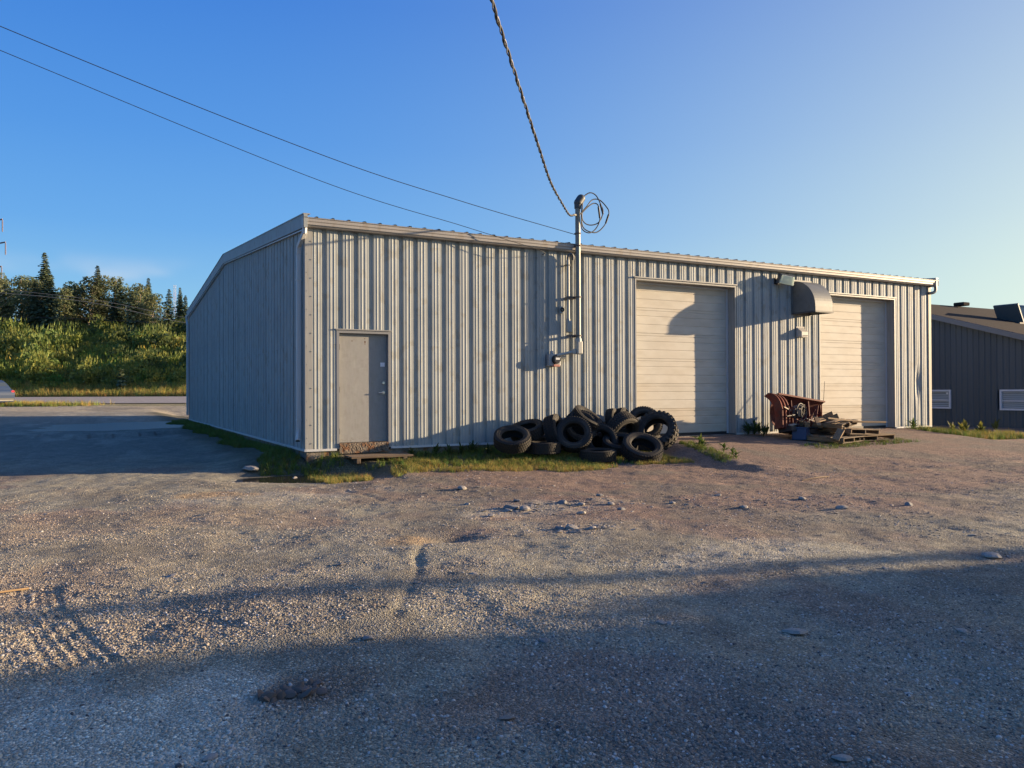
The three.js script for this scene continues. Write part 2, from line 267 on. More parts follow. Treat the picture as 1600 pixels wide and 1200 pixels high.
{
  const fMap = (s, y, d) => [s, y, d], R = rng(5);
  for (let k = 0; k < 20; k++) {
    const a = 0.1 + k * 3 * PF, b = a + 3 * PF - 0.002, cuts = [a, b]; for (const [x0, x1] of OPEN) for (const x of [x0, x1]) if (x > a && x < b) cuts.push(x); cuts.sort((m, n) => m - n);
    const gs = []; for (let i = 0; i < cuts.length - 1; i++) { const mid = (cuts[i] + cuts[i + 1]) / 2, op = OPEN.find(([x0, x1]) => mid > x0 && mid < x1); const bot = op ? op[2] : 0.0; const dent = k === 19 ? (s, y) => -0.05 * Math.exp(-(((s - 17.95) / 0.09) ** 2)) * Math.exp(-(((y - 1.25) / 0.35) ** 2)) : null; gs.push(sheet(profile(cuts[i], cuts[i + 1], PF, 0.1 + (k % 2) * 0.0006), () => bot, () => 4.22, fMap, dent ? 16 : 1, dent)); }
    const m = part('wall_panel', gs.length > 1 ? merge(gs) : gs[0], R() < 0.5 ? M.siding : M.sidingB, wh); m.position.z = (R() - 0.5) * 0.003;
  }
  const top = (s) => s < W / 2 ? EAVE + 0.12 + s * 0.0832 : EAVE + 0.12 + (W - s) * 0.0832;
  for (let k = 0; k < 21; k++) {
    const a = 0.1 + k * 3 * PS, b = a + 3 * PS - 0.002; const pts = profile(a, b, PS, 0.1); const dn = k === 17 ? (s, y) => -0.085 * Math.exp(-(((s - (a + 0.25)) / 0.07) ** 2)) * Math.exp(-(((y - 0.85) / 0.42) ** 2)) : null;
    const m = part('wall_panel', sheet(pts, () => 0, top, (s, y, d) => [-d, y, -s], dn ? 20 : 1, dn), R() < 0.5 ? M.gable : M.gableB, wh); m.position.x = (R() - 0.5) * 0.003;
    part('wall_panel', sheet(profile(a, b, PS, 0.1), () => 0, top, (s, y, d) => [L + d, y, -s]), M.siding, wh);
  }
  part('rear_wall', sheet(profile(0, L, PF, 0), () => 0, () => 4.25, (s, y, d) => [s, y, -W - d]), M.siding, wh);
  // unseen solid core added behind the sheets to stop light leaks, foundation
  const core = []; const xs = [0.06, ...OPEN.flatMap(([a, b]) => [a, b]), L - 0.06];
  for (let i = 0; i < xs.length; i += 2) core.push(box(xs[i], xs[i + 1], -0.02, 4.2, -0.3, -0.06)); for (const [a, b, h] of OPEN) core.push(box(a, b, h, 4.2, -0.3, -0.06));
  core.push(box(0.06, 0.3, -0.02, 4.2, -W + 0.06, -0.31), box(L - 0.3, L - 0.06, -0.02, 4.2, -W + 0.06, -0.31), box(0.31, L - 0.31, -0.02, 4.2, -W + 0.06, -W + 0.3));
  part('light_leak_core', merge(core), M.core, wh);
  part('foundation', boxUV(merge([box(0.02, L - 0.02, -0.9, -0.025, -W + 0.02, -0.02)])), M.concrete, wh);
  for (const [a, b] of [[0.0, 0.584], [1.663, 7.63], [10.78, 13.79], [16.94, L]]) part('base_trim', box(a, b, -0.03, 0.012, -0.03, 0.022), M.white, wh); part('base_trim', box(-0.026, -0.001, -0.03, 0.012, -W, 0.02), M.white, wh);
  // corner trims with their screws
  const ct = part('corner_trim', merge([box(-0.014, 0.125, -0.01, 4.2, 0.002, 0.013), box(-0.014, -0.003, -0.01, 4.2, -0.12, 0.002)]), M.trim, wh);
  const sc = []; for (let y = 0.12; y < 4.1; y += 0.345) sc.push(cyl(V(0.1, y, 0.012), V(0.1, y, 0.022), 0.011, 0.009, 8), cyl(V(0.02, y + 0.1, 0.012), V(0.02, y + 0.1, 0.018), 0.006, 0.006, 6)); part('screw_heads', merge(sc), M.galv, ct).userData.kind = 'stuff';
  part('corner_trim', merge([box(L - 0.105, L + 0.014, -0.01, 4.2, 0.002, 0.013), box(L + 0.003, L + 0.014, -0.01, 4.2, -0.12, 0.002)]), mat([0.42, 0.37, 0.28], { roughness: 0.6, map: grime }), wh);
  part('corner_trim', box(-0.012, -0.003, -0.01, 4.2, -W - 0.01, -W + 0.1), M.gable, wh);
  // roof sheets with ribs
  const ribP = (a, b) => { const pts = []; for (let s = a; s < b - 1e-4; s += PF) pts.push([s, 0], [s + 0.12, 0], [s + 0.135, 0.022], [s + 0.17, 0.022], [s + 0.185, 0]); pts.push([b, 0]); return pts; };
  const RZ0 = 0.17, RY0 = 4.335, sl = (5.13 - RY0) / (W / 2 + RZ0);
  for (let k = 0; k < 20; k++) { const a = 0.02 + k * 3 * PF * 1.008, b = a + 3 * PF * 1.008; const pts = ribP(a, b);
    part('roof_panel', sheet(pts, () => 0, () => W / 2 + RZ0, (s, t, d) => [s, RY0 + t * sl + d, RZ0 - t]), M.roof, wh);
    part('roof_panel', sheet(pts, () => 0, () => W / 2 + RZ0, (s, t, d) => [s, RY0 + t * sl + d, -W - RZ0 + t]), M.roof, wh); }
  part('roof_deck', (() => { const sh = new THREE.Shape([[0.05, 4.21], [0.05, 4.3], [-W / 2, 5.07], [-W - 0.05, 4.3], [-W - 0.05, 4.21]].map(([z, y]) => new THREE.Vector2(z, y))); const g = new THREE.ExtrudeGeometry(sh, { depth: L - 0.1, bevelEnabled: false }); swapXZ(g); g.translate(0.05, 0, 0); return g; })(), M.core, wh);
  const cl = []; for (let s = 0.02; s < L - 0.2; s += PF * 1.008) cl.push(box(s + 0.128, s + 0.177, RY0 - 0.003, RY0 + 0.016, RZ0 - 0.012, RZ0 - 0.002)); part('rib_closures', merge(cl), M.dark, wh).userData.kind = 'stuff';
  // gutter, K profile
  const gp = [[0.035, 4.165], [0.115, 4.165], [0.135, 4.185], [0.14, 4.235], [0.168, 4.25], [0.175, 4.262], [0.175, 4.312], [0.19, 4.316], [0.19, 4.328], [0.165, 4.328], [0.16, 4.2], [0.035, 4.185]];
  const gs = new THREE.Shape(gp.map(([z, y]) => new THREE.Vector2(z, y))); const gg = new THREE.ExtrudeGeometry(gs, { depth: L + 0.2, bevelEnabled: false }); swapXZ(gg); gg.translate(-0.08, 0, 0);
  const gut = part('gutter', boxUV(gg, 0.5), M.gutter, wh); for (const x of [-0.084, L + 0.122]) part('end_cap', box(x, x + 0.006, 4.17, 4.325, 0.03, 0.185), M.gutter, gut);
  part('fascia', box(0, L, 4.16, 4.3, 0.016, 0.034), M.trim, wh);
  // rake trims on both gables
  for (const [x0, x1, mm] of [[-0.075, -0.004, M.gable], [L + 0.004, L + 0.075, M.trim]]) for (const sgn of [0, 1]) {
    const zz = (z) => sgn ? -W - z : z; const sh = [[0.19, RY0 - 0.2], [0.19, RY0 + 0.045], [-W / 2, 5.13 + 0.045], [-W / 2, 5.13 - 0.215]]; const p2 = [[0.19, RY0 + 0.046], [0.19, RY0 + 0.062], [-W / 2, 5.192], [-W / 2, 5.176]];
    const mk = (pl, a, b) => { const g = new THREE.ExtrudeGeometry(new THREE.Shape(pl.map(([z, y]) => new THREE.Vector2(zz(z), y))), { depth: b - a, bevelEnabled: false }); swapXZ(g); g.translate(a, 0, 0); return boxUV(g, 0.5); };
    const tr = part('rake_trim', mk(sh, x0, x1), mm, wh); part('drip_edge', mk(p2, x0 - 0.012, x1 + (sgn ? 0.05 : 0.05)), M.gutter, tr); part('lower_bead', mk([[0.0, RY0 - 0.225], [0.0, RY0 - 0.203], [-W / 2, 4.912], [-W / 2, 4.89]], x0 + 0.02, x1), M.white, tr);
  }
  part('ridge_cap', merge([box(0, L, 5.13, 5.17, -W / 2 - 0.12, -W / 2 + 0.12)]), M.roof, wh);
  // downspouts
  const spout = (pts, name = 'downspout', m = M.white) => { const gs2 = []; for (let i = 0; i < pts.length - 1; i++) { const a = V(...pts[i]), b = V(...pts[i + 1]), d = b.clone().sub(a), g = rbox(0.085, d.length() + 0.05, 0.07, 0.012); g.applyQuaternion(new THREE.Quaternion().setFromUnitVectors(V(0, 1, 0), d.clone().normalize())); const c = a.add(b).multiplyScalar(0.5); g.translate(c.x, c.y, c.z); gs2.push(g); } return part(name, merge(gs2), m, wh); };
  const ds = spout([[-0.035, 4.2, 0.1], [-0.04, 4.05, 0.09], [-0.075, 3.84, -0.2], [-0.075, 3.7, -0.235], [-0.075, 0.36, -0.235], [-0.1, 0.2, -0.2]]);
  part('opening', (() => { const g = new THREE.BoxGeometry(0.066, 0.03, 0.054); g.translate(-0.103, 0.165, -0.195); return g; })(), M.dark, ds);
  for (const y of [3.2, 0.55]) part('strap', box(-0.122, -0.03, y, y + 0.03, -0.282, -0.188), M.white, ds);
  spout([[-0.08, 4.2, -W - 0.1], [-0.075, 4.0, -W - 0.06], [-0.075, 3.8, -W + 0.12], [-0.075, 0.2, -W + 0.12]]);
  part('downspout', merge([tube([[L + 0.08, 4.18, 0.11], [L + 0.085, 4.06, 0.11], [L + 0.05, 3.99, 0.1], [L - 0.06, 3.955, 0.07], [L - 0.14, 3.95, 0.03]], 0.042, 24, 10)]), M.galv, wh);
}
// grey man door
{
  const [a, b, h] = OPEN[0], d = part('man_door', merge([box(a, a + 0.05, 0, h, -0.25, 0.014), box(b - 0.05, b, 0, h, -0.25, 0.014), box(a + 0.05, b - 0.05, h - 0.055, h, -0.25, 0.014)]), mat([0.2, 0.205, 0.21], { roughness: 0.5 }), wh);
  part('head_flashing', box(a - 0.02, b + 0.02, h + 0.002, h + 0.022, -0.03, 0.035), M.trim, d);
  const cv = document.createElement('canvas'); cv.width = 256; cv.height = 512; const c = cv.getContext('2d'); c.fillStyle = '#c2beb8'; c.fillRect(0, 0, 256, 512); const R = rng(77);
  for (let i = 0; i < 900; i++) { c.fillStyle = `rgba(${R() < 0.5 ? '255,250,240' : '120,110,100'},${0.02 + R() * 0.03})`; c.fillRect(R() * 256, R() * 512, 2 + R() * 16, 2 + R() * 40); }
  for (const [x, y, r, l] of [[140, 37, 5, 14], [139, 22, 2.4, 2], [72, 34, 3, 2]]) { c.fillStyle = 'rgba(92,52,30,0.75)'; c.beginPath(); c.ellipse(x, y, r * 0.8, r * 1.1, 0, 0, 7); c.fill(); c.fillStyle = 'rgba(120,78,50,0.4)'; c.fillRect(x - r * 0.5, y, r, l); }
  for (let i = 0; i < 60; i++) { c.fillStyle = `rgba(110,85,60,${0.05 + R() * 0.12})`; c.fillRect(R() * 256, 490 + R() * 22, 2 + R() * 10, 1 + R() * 5); }
  const dt = new THREE.CanvasTexture(cv); dt.colorSpace = THREE.SRGBColorSpace;
  const lx0 = a + 0.054, lx1 = b - 0.054; const lg = box(lx0, lx1, 0.115, h - 0.06, -0.125, -0.08);
  part('door_leaf', lg, mat([0.46, 0.475, 0.48], { roughness: 0.6, map: dt }), d);
  for (const y of [0.33, 1.13, 1.95]) part('hinge', merge([cyl(V(lx0 - 0.004, y - 0.06, -0.072), V(lx0 - 0.004, y + 0.06, -0.072), 0.011), box(lx0 - 0.045, lx0 + 0.03, y - 0.055, y + 0.055, -0.079, -0.074)]), mat([0.12, 0.11, 0.1], { roughness: 0.5, metalness: 0.5 }), d);
  part('handle', merge([cyl(V(lx1 - 0.07, 1.07, -0.08), V(lx1 - 0.07, 1.07, -0.065), 0.035, 0.032, 20), cyl(V(lx1 - 0.07, 1.07, -0.066), V(lx1 - 0.07, 1.07, -0.02), 0.012), tube([[lx1 - 0.07, 1.07, -0.022], [lx1 - 0.1, 1.07, -0.016], [lx1 - 0.185, 1.068, -0.02]], 0.011, 12, 8)]), M.steel, d);
  part('deadbolt', merge([cyl(V(lx1 - 0.07, 1.26, -0.08), V(lx1 - 0.07, 1.26, -0.055), 0.03, 0.026, 20)]), M.steel, d);
  part('door_sticker', merge([box(lx1 - 0.13, lx1 - 0.04, 1.58, 1.66, -0.08, -0.077)]), mat([0.75, 0.73, 0.76]), d);  // plain pale sticker on the door leaf
  part('edge_gap', box(b - 0.0545, b - 0.0505, 0.115, h - 0.06, -0.12, -0.1), M.dark, d);
  part('sill', boxUV(box(a + 0.05, b - 0.05, -0.09, 0.108, -0.24, 0.03), 2), mat([0.24, 0.21, 0.175], { roughness: 0.95, map: M.concrete.map, bumpMap: M.concrete.bumpMap, bumpScale: 0.02 }), d);
}
// two cream overhead doors
{
  const panelMap = texture(512, (x, y) => { const n = fbm(x * 10, y * 24, 5, 63, 10), s = fbm(x * 4, y * 4, 4, 64, 4); return [0.9 + 0.1 * n, 0.885 + 0.11 * n - 0.03 * s, 0.85 + 0.12 * n - 0.06 * s]; });
  const cream = mat([0.52, 0.51, 0.475], { roughness: 0.7, map: panelMap }), low = mat([0.5, 0.47, 0.41], { roughness: 0.75, map: panelMap });
  for (const [a, b, h] of OPEN.slice(1)) {
    const d = part('overhead_door', merge([box(a, a + 0.035, 0, h, -0.27, 0.014), box(b - 0.035, b, 0, h, -0.27, 0.014), box(a + 0.035, b - 0.035, h - 0.045, h, -0.27, 0.014)]), M.trim, wh);
    part('head_flashing', box(a - 0.03, b + 0.03, h + 0.002, h + 0.03, -0.03, 0.04), M.trim, d);
    part('stop_strip', merge([box(a + 0.037, a + 0.09, 0, h - 0.05, -0.255, -0.235), box(b - 0.09, b - 0.037, 0, h - 0.05, -0.255, -0.235), box(a + 0.09, b - 0.09, h - 0.1, h - 0.05, -0.255, -0.235)]), M.white, d);
    const n = 6, y0 = 0.045, sh = (h - 0.05 - y0) / n, R = rng(Math.round(a * 10));
    for (let k = 0; k < n; k++) {
      const pr = [[0, -0.009], [0.005, 0], [sh * 0.14, 0]]; for (let q = 1; q <= 3; q++) { const c = sh * q / 3 - (q === 3 ? 0.07 : 0.0); pr.push([c - 0.014, 0], [c - 0.004, -0.007], [c + 0.004, -0.007], [c + 0.016, 0]); } pr.push([sh - 0.006, 0], [sh - 0.001, -0.01]);
      const p = [], uv = []; for (let i = 0; i < pr.length - 1; i++) { const q = [[a + 0.037, pr[i]], [b - 0.037, pr[i]], [b - 0.037, pr[i + 1]], [a + 0.037, pr[i + 1]]]; for (const m of [0, 1, 2, 0, 2, 3]) { p.push(q[m][0], q[m][1][0], q[m][1][1]); uv.push(q[m][0] * 0.3 + k * 0.37, (q[m][1][0] + k * 0.7) * 0.3); } }
      const g = new THREE.BufferGeometry(); g.setAttribute('position', new THREE.Float32BufferAttribute(p, 3)); g.setAttribute('uv', new THREE.Float32BufferAttribute(uv, 2)); g.computeVertexNormals();
      const back = box(a + 0.037, b - 0.037, 0.002, sh - 0.004, -0.06, -0.02); const m = part('door_section', merge([g, back]), k === 0 ? low : cream, d); m.position.set(0, y0 + k * sh, -0.262 + (R() - 0.5) * 0.004);
    }
    part('bottom_seal', box(a + 0.04, b - 0.04, -0.02, 0.05, -0.3, -0.25), M.black, d);
    part('sill', boxUV(box(a + 0.001, b - 0.001, -0.3, -0.021, -0.32, 0.0), 1), M.concrete, d);
  }
}
// ------------------------------------------------------------ things fixed to the wall
{ // exhaust hood
  const t = thing('exhaust_hood', 'dark grey quarter-round sheet metal exhaust hood above the wall between the overhead doors', 'hood', null, [12.78, 3.1, 0]);
  const arc = []; const D = 0.75, Hh = 0.85; arc.push([0.015, Hh]); for (let i = 0; i <= 16; i++) { const q = Math.PI / 2 * i / 16; arc.push([D * Math.sin(q) * 0.98 + 0.015, 0.14 + (Hh - 0.14) * Math.cos(q)]); } arc.push([D, 0]);
  const m = mat([0.19, 0.2, 0.195], { roughness: 0.5, metalness: 0.0, map: grime });
  const p = [], uv = []; for (let i = 0; i < arc.length - 1; i++) { const q = [[0, arc[i]], [0.66, arc[i]], [0.66, arc[i + 1]], [0, arc[i + 1]]]; for (const k of [0, 1, 2, 0, 2, 3]) { p.push(q[k][0], q[k][1][1], q[k][1][0]); uv.push(q[k][0], i / 8); } }
  const g = new THREE.BufferGeometry(); g.setAttribute('position', new THREE.Float32BufferAttribute(p, 3)); g.setAttribute('uv', new THREE.Float32BufferAttribute(uv, 2)); g.computeVertexNormals(); part('curved_top', g, m, t);
  const shp = new THREE.Shape([[0.012, 0], ...arc.map(([z, y]) => [z, y]).reverse()].map(([z, y]) => new THREE.Vector2(z, y)));
  for (const x of [0, 0.652]) { const e = new THREE.ExtrudeGeometry(shp, { depth: 0.008, bevelEnabled: false }); swapXZ(e); e.translate(x, 0, 0); part('side_plate', e, m, t); }
  part('wall_flange', merge([box(-0.06, 0.72, -0.03, 0.9, 0.008, 0.014)]), m, t); part('rim', merge([box(-0.012, 0, -0.02, 0.02, 0.01, D + 0.01), box(0.66, 0.672, -0.02, 0.02, 0.01, D + 0.01), box(0, 0.66, -0.02, 0.02, D, D + 0.012)]), mat([0.07, 0.07, 0.07], { roughness: 0.6 }), t);
  part('insect_screen', box(0.01, 0.65, 0.06, 0.066, 0.02, D - 0.03), M.dark, t);
}
{ // flood light
  const t = thing('flood_light', 'square floodlight with pale glass on the wall beside the exhaust hood', 'floodlight', null, [12.28, 3.9, 0]);
  part('bracket', merge([rbox(0.16, 0.16, 0.04).translate(-0.1, 0.02, 0.03), cyl(V(-0.1, 0.02, 0.03), V(0, 0.03, 0.16), 0.022)]), M.black, t);
  const hd = new THREE.Group(); hd.name = 'head'; hd.position.set(0.02, 0.03, 0.26); hd.rotation.set(0.3, -0.35, -0.06); t.add(hd);
  const bodyS = new THREE.Shape([[-0.2, -0.12], [0.2, -0.12], [0.17, 0.12], [-0.17, 0.12]].map((p) => new THREE.Vector2(...p))); const bg = new THREE.ExtrudeGeometry(bodyS, { depth: 0.12, bevelEnabled: true, bevelSize: 0.012, bevelThickness: 0.012, bevelSegments: 2 }); bg.translate(0, 0, -0.14);
  part('housing', bg, mat([0.1, 0.1, 0.1], { roughness: 0.5 }), hd);
  const ls = new THREE.Shape([[-0.18, -0.105], [0.18, -0.105], [0.155, 0.105], [-0.155, 0.105]].map((p) => new THREE.Vector2(...p))); const lg = new THREE.ExtrudeGeometry(ls, { depth: 0.075, bevelEnabled: true, bevelSize: 0.004, bevelThickness: 0.004, bevelSegments: 1 });
  part('lens', lg, new THREE.MeshPhysicalMaterial({ color: rgb(0.86, 0.93, 0.84), roughness: 0.6, transmission: 0.65, thickness: 0 }), hd); part('lamp', cyl(V(-0.06, 0, 0.03), V(0.06, 0, 0.03), 0.022, 0.022, 12), mat([0.8, 0.82, 0.75], { roughness: 0.3 }), hd);
}
{ // small wall vent
  const t = thing('wall_vent', 'small grey box vent low beneath the exhaust hood', 'vent', null, [12.95, 2.5, 0]);
  const s = new THREE.Shape([[0, 0], [0.16, 0], [0.16, 0.12], [0, 0.24]].map((p) => new THREE.Vector2(...p))); const g = new THREE.ExtrudeGeometry(s, { depth: 0.24, bevelEnabled: true, bevelSize: 0.006, bevelThickness: 0.006, bevelSegments: 1 }); swapXZ(g);
  part('cover', g, mat([0.42, 0.4, 0.37], { roughness: 0.5 }), t); part('flange', box(-0.03, 0.27, -0.02, 0.27, 0.007, 0.012), mat([0.4, 0.38, 0.35]), t); part('slot', box(0.02, 0.22, 0.012, 0.03, 0.165, 0.1675), M.dark, t);
}
{ // service mast
  const t = thing('service_mast', 'tall steel electric service mast with weatherhead standing above the eave', 'mast', null, [5.905, 0, 0.24]);
  part('pipe', cyl(V(0, 2.12, 0), V(0, 5.16, 0), 0.056, 0.056, 20), M.galv, t);
  const head = new THREE.CapsuleGeometry(0.095, 0.12, 8, 18); head.rotateZ(-0.62); head.translate(0.05, 5.28, 0); part('weatherhead', merge([head, cyl(V(0, 5.1, 0), V(0.01, 5.22, 0), 0.075, 0.085, 16)]), mat([0.05, 0.055, 0.06], { roughness: 0.55 }), t);
  part('elbow_fitting', merge([rbox(0.14, 0.3, 0.14, 0.03).translate(0.01, 2.04, 0), cyl(V(0, 2.16, 0), V(0, 2.24, 0), 0.075, 0.07, 16)]), M.pvc, t);
  part('cross_pipe', merge([cyl(V(0, 1.97, 0), V(-0.5, 1.86, -0.1), 0.035), rbox(0.09, 0.11, 0.09, 0.015).translate(-0.11, 1.95, -0.02)]), M.pvc, t);
  for (const y of [4.55, 4.28, 3.15, 2.3]) part('clamp', merge([new THREE.TorusGeometry(0.062, 0.014, 8, 20).rotateX(Math.PI / 2).translate(0, y, 0), box(-0.012, 0.012, y - 0.03, y + 0.03, y > 4.2 ? -0.07 : -0.24, -0.05), y < 4 ? box(-0.24, 0.07, y - 0.02, y + 0.02, -0.1, -0.07) : box(-0.05, 0.09, y - 0.014, y + 0.014, -0.075, -0.055)]), mat([0.12, 0.1, 0.09], { roughness: 0.6, metalness: 0.4 }), t);
  const o = (pts) => pts.map(([x, y]) => V(x - 5.905, y, 0.06 + 0.03 * Math.sin(y * 9)));
  part('cable_loop', tube(o([[6.02, 5.33], [6.1, 5.42], [6.23, 5.48], [6.38, 5.43], [6.48, 5.24], [6.52, 5.06], [6.42, 4.83], [6.18, 4.76], [6.0, 4.85], [5.97, 5.1], [5.99, 5.24]]), 0.013, 60, 8), M.wire, t);
  part('cable_loop', tube(o([[5.93, 4.98], [6.09, 5.15], [6.26, 5.32], [6.45, 5.35], [6.61, 5.22], [6.68, 5.07], [6.61, 4.82], [6.43, 4.64], [6.25, 4.6], [6.04, 4.68], [5.96, 4.9], [5.99, 5.22]]), 0.013, 60, 8), M.wire, t);
  part('cable_loop', tube(o([[5.93, 4.96], [6.14, 5.16], [6.31, 5.25], [6.41, 5.19], [6.45, 4.9], [6.35, 4.68], [6.16, 4.58], [5.99, 4.67], [5.96, 4.95], [6.0, 5.24]]), 0.013, 60, 8), M.wire, t);
  for (const [a, b] of [[[6.405, 5.18], [6.445, 4.93]], [[6.47, 5.26], [6.52, 5.02]], [[6.67, 5.03], [6.62, 4.84]]]) part('splice', cyl(...o([a, b]), 0.021, 0.021, 10), M.black, t);
}
{ // second, thinner riser
  const t = thing('conduit_riser', 'thin pale conduit with hooked top running down the wall beside the service mast', 'conduit', null, [5.735, 0, 0.1]);
  part('pipe', cyl(V(0, 2.6, 0), V(0, 3.98, 0), 0.034, 0.034, 14), M.pvc, t);
  part('hooked_head', tube([[0, 3.96, 0], [0, 4.05, 0.01], [0.05, 4.11, 0.03], [0.11, 4.07, 0.03], [0.12, 3.98, 0.01]], 0.03, 20, 8), mat([0.1, 0.1, 0.1], { roughness: 0.5 }), t);
  part('junction_box', rbox(0.12, 0.26, 0.13, 0.025).translate(0.01, 2.5, 0.01), M.pvc, t); part('collar', cyl(V(0, 2.62, 0), V(0, 2.68, 0), 0.045, 0.04, 14), M.pvc, t);
  part('pipe_strap', merge([box(-0.07, 0.07, 3.12, 3.15, -0.08, 0.037), box(-0.05, 0.05, 3.85, 3.875, -0.08, 0.037)]), M.galv, t);
  part('grommet_plate', merge([box(-0.17, -0.06, 2.8, 2.95, -0.09, -0.06)]), M.siding, t); part('grommet', new THREE.TorusGeometry(0.036, 0.016, 10, 20).translate(-0.115, 2.88, -0.055), M.black, t);
}
{ // electric meter
  const t = thing('electric_meter', 'round glass electricity meter on a grey socket box on the beige wall', 'meter', null, [5.37, 1.76, 0]);
  part('socket_box', rbox(0.3, 0.26, 0.12, 0.015).translate(0, 0, 0.066), mat([0.3, 0.31, 0.32], { roughness: 0.5, metalness: 0.3 }), t);
  part('ring', cyl(V(0.02, 0.01, 0.12), V(0.02, 0.01, 0.17), 0.1, 0.098, 28), M.black, t); part('register', cyl(V(0.02, 0.01, 0.17), V(0.02, 0.01, 0.215), 0.085, 0.075, 28), mat([0.06, 0.06, 0.065], { roughness: 0.15 }), t);
  part('face_plate', box(-0.03, 0.07, 0.005, 0.05, 0.2155, 0.219), mat([0.6, 0.6, 0.58]), t); part('seal_tag', rbox(0.16, 0.05, 0.05, 0.01).translate(0.03, -0.12, 0.14), mat([0.4, 0.17, 0.13]), t);
  part('side_conduit', merge([cyl(V(0.14, 0.04, 0.06), V(0.3, 0.075, 0.09), 0.035)]), M.pvc, t); part('hub', cyl(V(-0.04, 0.12, 0.06), V(-0.04, 0.2, 0.06), 0.04, 0.036, 14), mat([0.3, 0.31, 0.32]), t);
}
// overhead wires
{
  const path = new THREE.CatmullRomCurve3([[5.84, 4.96, 0.24], [4.9, 4.6, 1.5], [3.69, 4.36, 3.14], [2.64, 4.28, 4.5], [1.73, 4.33, 5.72], [0.5, 4.5, 7.33], [-0.42, 4.63, 8.54], [-3.0, 5.15, 12.0], [-7.5, 6.3, 18], [-12, 7.7, 23.9]].map((p) => V(...p)));
  const t = thing('service_cable', 'thick twisted service cable sagging from the mast weatherhead', 'cable');
  const N = 900, fr = []; for (let i = 0; i <= N; i++) fr.push(path.getPointAt(i / N)); const len = path.getLength();
  for (let s = 0; s < 3; s++) { const pts = fr.map((p, i) => { const tg = path.getTangentAt(i / N), sd = V(0, 1, 0).cross(tg).normalize(), up = tg.clone().cross(sd), a = i / N * len / 0.42 * Math.PI * 2 + s * 2.094 + 1.6 * noise(i / 40, s, 7); return p.clone().addScaledVector(sd, Math.cos(a) * 0.0115).addScaledVector(up, Math.sin(a) * 0.0115); });
    const c = new THREE.CatmullRomCurve3(pts); part('strand', new THREE.TubeGeometry(c, N, s ? 0.0105 : 0.0075, 6), s ? M.wire : M.wireBare, t); }
  part('wedge_clamp', cyl(V(5.6, 4.87, 0.55), V(5.84, 4.95, 0.26), 0.022, 0.028, 10), M.galv, t);
  solo('drop_wire', tube([[5.85, 4.52, 0.24], [3.2, 5.0, 0.05], [0.28, 5.64, -0.16], [-4.91, 7.18, -0.66], [-12.4, 9.6, -1.3]], 0.007, 120, 6), M.wire, 'thin dark wire tied to the mast above the eave', 'wire');
  solo('drop_wire', tube([[5.1, 4.05, 0.06], [4.9, 4.09, 0.3], [3.16, 4.45, 0.22], [0.29, 5.11, -0.1], [-4.91, 6.78, -0.66], [-12.4, 9.2, -1.3]], 0.0065, 120, 6), M.wire, 'thin dark wire fastened to the wall under the gutter', 'wire');
  const pole = (x, z, h, lab) => { const p = thing('utility_pole', lab, 'pole', null, [x, ground(x, z), z]); part('shaft', cyl(V(0, -0.3, 0), V(0, h, 0), 0.16, 0.11, 14), mat([0.13, 0.1, 0.075], { roughness: 0.9 }), p); part('crossarm', box(-0.9, 0.9, h - 0.7, h - 0.58, -0.06, 0.06), mat([0.13, 0.1, 0.075], { roughness: 0.9 }), p); };
  pole(-12.45, -1.3, 10.2, 'wooden pole carrying the two thin wires'); pole(-12.1, 24.0, 8.6, 'wooden pole carrying the twisted service cable');
}
